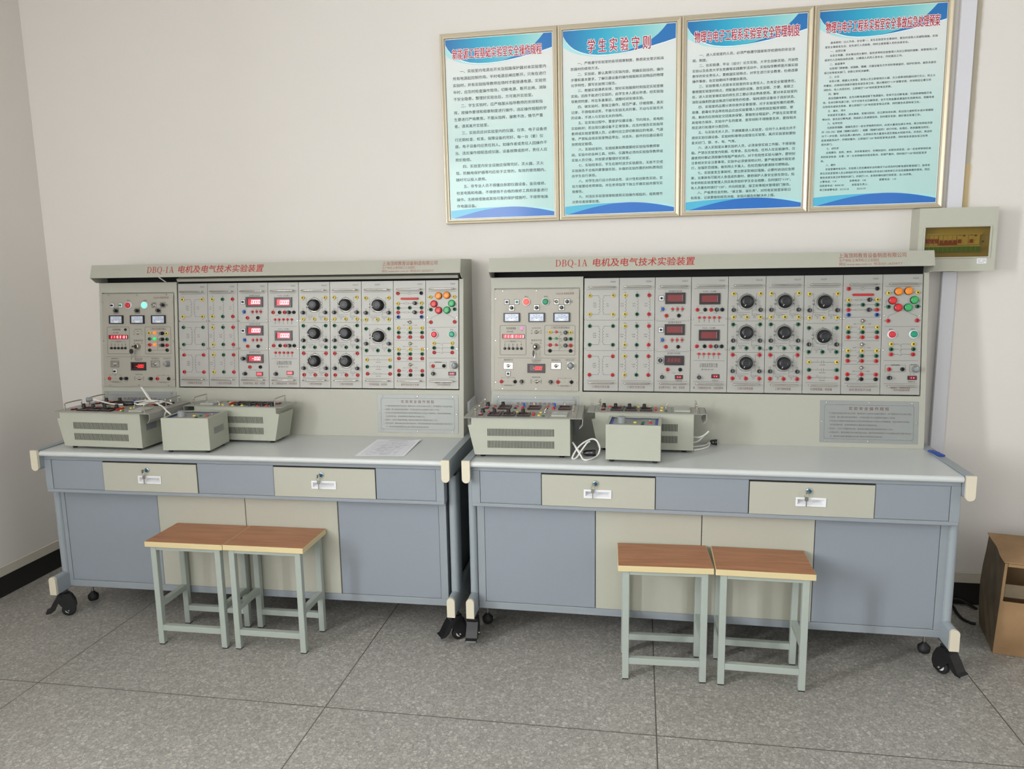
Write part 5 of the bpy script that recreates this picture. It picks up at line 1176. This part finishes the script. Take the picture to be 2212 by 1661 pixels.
# ================================================================== BREAKER BOX, TRUNKING, CARTON
def breaker_box():
    x0, x1, z0, z1 = 3.233, 3.5375, 1.531, 1.795
    t = thing('breaker_box', 'grey wall-mounted breaker box with amber window above the right console end', 'breaker box', (x0, 0, z0))
    w, h = x1-x0, z1-z0; D = -0.1
    wx0, wx1, wz0, wz1 = 0.024, 0.279, 0.058, 0.1855
    m = MB()
    m.box(0, w, D+0.004, -0.0005, 0, h, 0, bev=0.003) if False else None
    for (a, b_, c, d) in ((0, w, 0, wz0), (0, w, wz1, h), (0, wx0, wz0, wz1), (wx1, w, wz0, wz1)): m.box(a, b_, D, D+0.006, c, d, 0)
    for (a, b_, c, d) in ((0, w, 0, 0.004), (0, w, h-0.004, h), (0, 0.004, 0.004, h-0.004), (w-0.004, w, 0.004, h-0.004)): m.box(a, b_, D+0.006, -0.0005, c, d, 0)
    m.box(0.004, w-0.004, D+0.040, D+0.042, 0.004, h-0.004, 1)
    m.build('enclosure', [brk_case, brk_cream], t)
    f = MB()
    for (a, b_, c, d) in ((wx0-0.004, wx1+0.006, wz0-0.004, wz0+0.002), (wx0-0.004, wx1+0.006, wz1-0.002, wz1+0.004), (wx0-0.004, wx0+0.002, wz0, wz1), (wx1-0.002, wx1+0.006, wz0, wz1)): f.box(a, b_, D-0.004, D+0.001, c, d, 0, bev=0.0012)
    fr = f.build('window_frame', brk_case, t)
    MB().box(wx0+0.002, wx1-0.002, D+0.001, D+0.0025, wz0+0.002, wz1-0.002).build('amber_window', amber, fr)
    ux = lambda u: wx0+0.002+(u-545)/1095*0.250; uz = lambda v: wz1-0.002-(v-565)/480*0.1225
    g = MB()
    g.box(ux(548), ux(1535), D+0.012, D+0.040, uz(690), uz(665), 0); g.box(ux(548), ux(1535), D+0.012, D+0.040, uz(880), uz(862), 0)
    g.build('rail_cover', brk_cream, t)
    for (u0, u1, n, tied) in ((578, 803, 3, 1), (810, 1118, 4, -1)):
        b_ = MB()
        for q in range(n):
            a, c = u0+(u1-u0)*q/n, u0+(u1-u0)*(q+1)/n
            b_.box(ux(a)+0.0006, ux(c)-0.0006, D+0.016, D+0.040, uz(858), uz(692), 0, bev=0.0006)
            b_.box(ux(a)+0.004, ux(c)-0.004, D+0.008, D+0.016, uz(825), uz(775), 1, bev=0.001)
        b_.box(ux(u0)+0.002, ux(u1)-0.002, D+0.009, D+0.015, uz(785 if tied > 0 else 855), uz(752 if tied > 0 else 822), 1, bev=0.001)
        b_.build('circuit_breaker', [brk_cream, brk_red], t)
    for u0 in (1126, 1322):
        b_ = MB().box(ux(u0), ux(u0+188), D+0.016, D+0.040, uz(855), uz(686), 0, bev=0.0006).box(ux(u0+14), ux(u0+60), D+0.007, D+0.016, uz(825), uz(762), 1, bev=0.001).box(ux(u0+96), ux(u0+128), D+0.012, D+0.016, uz(716), uz(690), 2)
        b_.rect(ux(u0+14), ux(u0+74), uz(700), uz(692), D+0.0156, 2).build('circuit_breaker', [brk_cream, brk_red, ink_brown], t)
    s = MB().box(ux(560), ux(1520), D+0.010, D+0.014, uz(962), uz(884), 0)
    for q in range(1, 12): s.rect(ux(560+80*q)-0.0004, ux(560+80*q)+0.0004, uz(960), uz(886), D+0.0096, 1)
    s.build('label_strip', [brk_green, brk_cream], t)
    st = MB().box(0.235, 0.272, D-0.0008, D-0.0002, 0.031, 0.053, 0)
    for q, (u0, u1) in enumerate(((0.238, 0.252), (0.256, 0.269), (0.238, 0.247), (0.255, 0.270), (0.240, 0.262))): st.rect(u0, u1, 0.0455-0.005*(q//2), 0.0470-0.005*(q//2), D-0.0012, 1)
    st.box(0.235, 0.276, D-0.001, D-0.0002, 0.0535, 0.0565, 2).build('type_label', [white_pl, c_gry, ink], t)
    sc = MB().lathe([(0.004, 0), (0.0035, 0.003), (0.002, 0.004)], (ux(1555), D+0.012, uz(805)), n=10).build('screw', c_brass, t)
brk_case = mat('breaker_case', (184, 183, 168), 0.45, noise=0.01, bump=0.1, bscale=600)

def carton():
    t = thing('cardboard_box', 'old brown cardboard box with open flap on the floor by the right bench', 'box', (3.497, -0.462, 0), math.radians(-12))
    w, d, h = 0.46, 0.262, 0.385
    m = MB(); T = 0.004
    # front: lower panel, slot, cross strip, open hole, top strip
    m.box(0, w, 0, T, 0.001, 0.226, 0); m.box(0.004, w, T, T+0.004, 0.244, 0.298, 1); m.box(0, 0.010, 0, T, 0.226, h, 0); m.box(0.012, w, 0.001, T, 0.372, h, 0)
    m.box(w-T, w, T, d, 0.001, h, 0); m.box(0, w, d-T, d, 0.001, h+0.03, 0); m.box(0, w, T, d, 0.001, 0.005, 0)
    # left side, slightly bulged, dirty, bench shade included in its colour
    n = 6; vs = []; fs = []
    for q in range(n+1):
        for r in range(n+1):
            yy = d*q/n; zz = (h+0.030*q/n)*r/n; bu = -0.004*math.sin(math.pi*q/n)*math.sin(math.pi*r/n)+(0.0025*math.sin(3.1*q+2.3*r) if 0 < q < n and 0 < r < n else 0)
            vs.append((bu, yy, 0.001+zz)); vs.append((T+bu, yy, 0.001+zz))
    idx = lambda q, r, s: 2*(q*(n+1)+r)+s
    for q in range(n):
        for r in range(n): fs.append((idx(q, r, 0), idx(q, r+1, 0), idx(q+1, r+1, 0), idx(q+1, r, 0))); fs.append((idx(q, r, 1), idx(q+1, r, 1), idx(q+1, r+1, 1), idx(q, r+1, 1)))
        fs.append((idx(q, n, 0), idx(q, n, 1), idx(q+1, n, 1), idx(q+1, n, 0)))
    m.add(vs, fs, 1)
    m.v = [(x+(0.042-0.022*y/d)*z-(0.014*math.sin(math.pi*min(1, z/h))*y/d if x < 0.03 else 0), y, z) for x, y, z in m.v]
    m.build('carton_body', [card, card_dirty_shade], t)
    f = MB(); n = 8; vs = []; fs = []
    for q in range(n+1):
        for r in range(n+1):
            u, v = q/n, r/n
            x = -0.004+u*(w+0.004)-0.003*math.sin(v*9)*(1-u); yy = -0.002+v*(d+0.002); zz = h+0.0025+0.030*v+0.003*math.sin(u*7)*math.sin(v*math.pi)
            vs += [(x, yy, zz), (x, yy, zz+T)]
    for q in range(n):
        for r in range(n):
            a, b_, c, e = idx2(q, r, n), idx2(q+1, r, n), idx2(q+1, r+1, n), idx2(q, r+1, n)
            fs += [(a, e, c, b_), (a+1, b_+1, c+1, e+1)]
    for q in range(n):
        for r in (0, n): a, b_ = idx2(q, r, n), idx2(q+1, r, n); fs.append((a, b_, b_+1, a+1)); a, b_ = idx2(r, q, n), idx2(r, q+1, n); fs.append((a, a+1, b_+1, b_))
    f.add([(x+(0.042-0.022*y/d)*z, y, z) for x, y, z in vs], fs); f.build('top_flap', card, t)
def idx2(q, r, n): return 2*(q*(n+1)+r)

# ================================================================== BUILD
for b in 'LR':
    bench(b); console(b)
    for i in range(9): module(b, i)
ST = [('wooden topped stool, left one of the touching pair at the left bench', 0.2046, -0.7510, 0.0055),
      ('wooden topped stool, right one of the touching pair at the left bench', 0.5572, -0.7460, 0.0060),
      ('wooden topped stool, left one of the gapped pair at the right bench', 2.1713, -0.7512, 0.0400),
      ('wooden topped stool, right one of the gapped pair at the right bench', 2.5352, -0.7511, -0.0157)]
for a in ST: stool(*a)
for i in range(4): poster(i)
breaker_box(); carton()
G1, G2 = 'portable modules on the left bench', 'portable modules on the right bench'
Z = 0.8003
lying_module('P', 'grey sloped instrument case, front one of the left bench pair', (-0.533, -0.650, Z), math.radians(-1.6), G1)
lying_module('Q', 'grey sloped instrument case under the white cords, back one of the left bench pair', (-0.533+0.0042, -0.650+0.1499, Z), math.radians(-1.6), G1)
lying_module('P', 'grey sloped instrument case turned around, behind the small box on the left bench', (0.4875, -0.322, Z), math.radians(179.0), G1)
lying_module('P', 'grey sloped instrument case with analog meter, front one of the right bench pair', (1.356, -0.6185, Z), math.radians(2.0), G2)
lying_module('Q', 'grey sloped instrument case with blue selector buttons, back one of the right bench pair', (1.356-0.0052, -0.6185+0.1499, Z), math.radians(2.0), G2)
lying_module('P', 'grey sloped instrument case alone behind the small box on the right bench', (1.8555, -0.452, Z), math.radians(-1.3), G2)
small_box('small pale grey box with grey knob, on the left bench beside the white cords', (0.0237, -0.6806, Z), math.radians(3.6))
small_box('small pale grey box with grey knob and blue top border, on the right bench', (1.942, -0.6365, Z), math.radians(-2.8))

# cable trunking
for (q0, q1, lab) in ((1.797, ZT-0.002, 'white plastic cable trunking running up the wall beside the last framed notice'), (0.16, 1.5285, 'white plastic cable trunking below the breaker box, behind the right bench')):
    tr = MB().box(3.3655, 3.4245, -0.024, -0.0085, q0, q1, bev=0.002, seg=1).box(3.367, 3.423, -0.0255, -0.024, q0, q1, bev=0.0005).box(3.367, 3.423, -0.0085, -0.0005, max(q0, 0.16), q1).build('cable_trunking', trunk_pl)
    tag(tr, lab, 'trunking', 'cable trunking')

# paper sheet
pm = MB(); n = 14; P00, P01, P11, P10 = Vector((0.888, -0.645)), Vector((0.882, -0.342)), Vector((1.091, -0.341)), Vector((1.101, -0.631))
def pz(u, v): return 0.8006+0.0022*(1+math.sin(5*u+1.3*v))*v*(0.4+u)*0.6+0.004*max(0, u-0.8)*5*v
def pp(u, v): q = (P00*(1-u)+P10*u)*(1-v)+(P01*(1-u)+P11*u)*v; return (q.x, q.y, pz(u, v))
vs = [pp(i/n, j/n) for i in range(n+1) for j in range(n+1)]
pm.add(vs, [(i*(n+1)+j, (i+1)*(n+1)+j, (i+1)*(n+1)+j+1, i*(n+1)+j+1) for i in range(n) for j in range(n)], 0, True)
def pline(u0, v0, u1, v1, wd):
    k_ = 10
    for q in range(k_):
        a, c = q/k_, (q+1)/k_; pa = Vector(pp(u0+(u1-u0)*a, v0+(v1-v0)*a)); pc = Vector(pp(u0+(u1-u0)*c, v0+(v1-v0)*c)); dr = (pc-pa).normalized(); o_ = Vector((-dr.y, dr.x, 0))*wd/2; zz = Vector((0, 0, 0.0005))
        pm.add([pa-o_+zz, pc-o_+zz, pc+o_+zz, pa+o_+zz], [(0, 1, 2, 3)], 1)
for u in (0.10, 0.18, 0.34, 0.62, 0.76, 0.92): pline(u, 0.06, u, 0.86, 0.0007)
for q in range(17): pline(0.10, 0.06+0.05*q, 0.92, 0.06+0.05*q, 0.0007)
for q in range(60):
    u, v = random.uniform(0.19, 0.7), 0.075+0.05*random.randrange(16); pline(u, v, min(0.9, u+random.uniform(0.03, 0.16)), v, 0.0022)
pline(0.30, 0.93, 0.72, 0.93, 0.004)
tag(pm.build('printed_form', [paper_m, paper_ink]), 'white printed paper form lying on the left bench top', 'paper')

# cords
def cord(name, label, pts, r, mats, extra=None, group=None):
    m = MB()
    for p in pts: m.tube(catmull(p, 6), r, 10, 0)
    o = m.build(name, mats if isinstance(mats, list) else [mats])
    tag(o, label, 'cord', group)
    if extra: extra(o)
    return o
def plug(parent, c, d, L_=0.05, r=0.012, mm=black_pl):
    d = Vector(d).normalized(); q = Vector((0, 0, 1)).rotation_difference(d).to_matrix().to_4x4(); M = Matrix.Translation(c) @ q
    m = MB(); m.lathe([(0.006, 0), (0.010, 0.006), (r, 0.014), (r, L_*0.62), (r*1.12, L_*0.66), (r*1.12, L_), (r*0.8, L_)], (0, 0, 0), 'z', 14, 0, False, M)
    m.lathe([(r*0.8, L_), (r*0.78, L_*0.8)], (0, 0, 0), 'z', 12, 1, True, M)
    return m.build('plug', [mm, chrome], parent)
zt = 0.977
def ex1(o): plug(o, (-0.468, -0.470, 0.993), (-1, -0.45, 0.0), 0.026, 0.0105, c_gry); plug(o, (-0.212, -0.524, 0.988), (-1, -0.2, 0.0), 0.046, 0.0105)
cord('power_cord', 'tangled white power cord with black connectors across the left bench instruments',
     [[(-0.468, -0.470, 0.993), (-0.40, -0.482, 0.984), (-0.345, -0.508, 0.981), (-0.278, -0.520, 0.981), (-0.262, -0.476, 0.982), (-0.235, -0.448, 0.984), (-0.19, -0.455, 0.989), (-0.145, -0.47, 0.992), (-0.10, -0.46, 0.984), (-0.06, -0.47, 0.979)],
      [(-0.145, -0.50, 1.000), (-0.165, -0.49, 1.022), (-0.178, -0.49, 1.040), (-0.192, -0.49, 1.054), (-0.186, -0.497, 1.056), (-0.17, -0.502, 1.036), (-0.14, -0.515, 1.008), (-0.09, -0.535, 0.992), (-0.04, -0.565, 0.982), (0.0, -0.60, 0.972), (0.035, -0.625, 0.962)],
      [(-0.212, -0.524, 0.988), (-0.19, -0.53, 0.984), (-0.16, -0.515, 0.984), (-0.13, -0.50, 0.987), (-0.10, -0.49, 0.986), (-0.12, -0.45, 0.986), (-0.17, -0.47, 0.987), (-0.20, -0.51, 0.984)],
      [(0.0, -0.60, 0.972), (-0.028, -0.575, 0.945), (-0.052, -0.545, 0.90), (-0.072, -0.525, 0.86), (-0.086, -0.52, 0.838), (-0.094, -0.515, 0.833)]],
     0.0036, cord_white, ex1)
def ex2(o): plug(o, (1.846, -0.5475, 0.8135), (1, 0.05, 0.02), 0.052, 0.0125, chrome_dark)
chrome_dark = mat('plug_dark_metal', (70, 70, 72), 0.22, metal=0.8, noise=0.05)
cord('power_cord', 'white power cord coiled on the right bench between pair and small box',
     [[(1.803, -0.565, 0.862), (1.815, -0.570, 0.848), (1.832, -0.573, 0.826), (1.846, -0.5475, 0.8135)],
      [(1.803, -0.565, 0.862), (1.818, -0.575, 0.842), (1.840, -0.590, 0.812), (1.850, -0.612, 0.8045), (1.866, -0.625, 0.8042), (1.888, -0.60, 0.8046), (1.908, -0.565, 0.812), (1.915, -0.555, 0.838), (1.905, -0.545, 0.862), (1.888, -0.540, 0.872), (1.868, -0.545, 0.868), (1.842, -0.560, 0.855), (1.822, -0.575, 0.836), (1.808, -0.60, 0.813), (1.808, -0.612, 0.805), (1.822, -0.60, 0.806), (1.842, -0.575, 0.832), (1.862, -0.56, 0.858), (1.874, -0.55, 0.864)]], 0.0036, cord_white, ex2)
def ex3(o): plug(o, (2.378, -0.303, 0.8145), (1, -0.1, 0.0), 0.030, 0.0115, chrome_dark)
cord('power_cord', 'loose white power cords behind the lone instrument case on the right bench',
     [[(2.299, -0.40, 0.858), (2.322, -0.41, 0.859), (2.345, -0.41, 0.870), (2.362, -0.41, 0.886)], [(2.299, -0.39, 0.832), (2.318, -0.395, 0.838), (2.336, -0.40, 0.856), (2.346, -0.40, 0.868)],
      [(2.301, -0.36, 0.8045), (2.335, -0.342, 0.8045), (2.362, -0.318, 0.8048), (2.374, -0.302, 0.812), (2.380, -0.302, 0.8145)],
      [(2.301, -0.415, 0.8045), (2.335, -0.392, 0.8045), (2.366, -0.35, 0.8045), (2.374, -0.318, 0.808), (2.380, -0.302, 0.8145)]], 0.0036, cord_white, ex3)
cord('floor_cable', 'black cable curling on the floor beside the cardboard box',
     [[(3.470, -0.02, 0.03), (3.500, -0.05, 0.012), (3.497, -0.11, 0.0062), (3.497, -0.17, 0.0062), (3.515, -0.205, 0.0062), (3.535, -0.213, 0.0062)], [(3.470, -0.015, 0.012), (3.53, -0.015, 0.03), (3.575, -0.02, 0.012), (3.60, -0.06, 0.0062)]], 0.006, black_rub)
# blue clip on the right rail
bc = MB().box(-0.013, 0.013, -0.042, 0.042, 0.0, 0.007, bev=0.002, seg=2).box(-0.0135, 0.0135, -0.006, 0.006, 0.0006, 0.0078, bev=0.002)
q = bg_('R', 1.860, 0.318, 0.8064)
tag(bc.build('plastic_clip', cu_blue, None, q, (0, 0, 0.16)), 'small blue plastic clip lying at the right end of the right bench top', 'clip')

bpy.data.objects.remove(_fo); bpy.data.curves.remove(_fc)
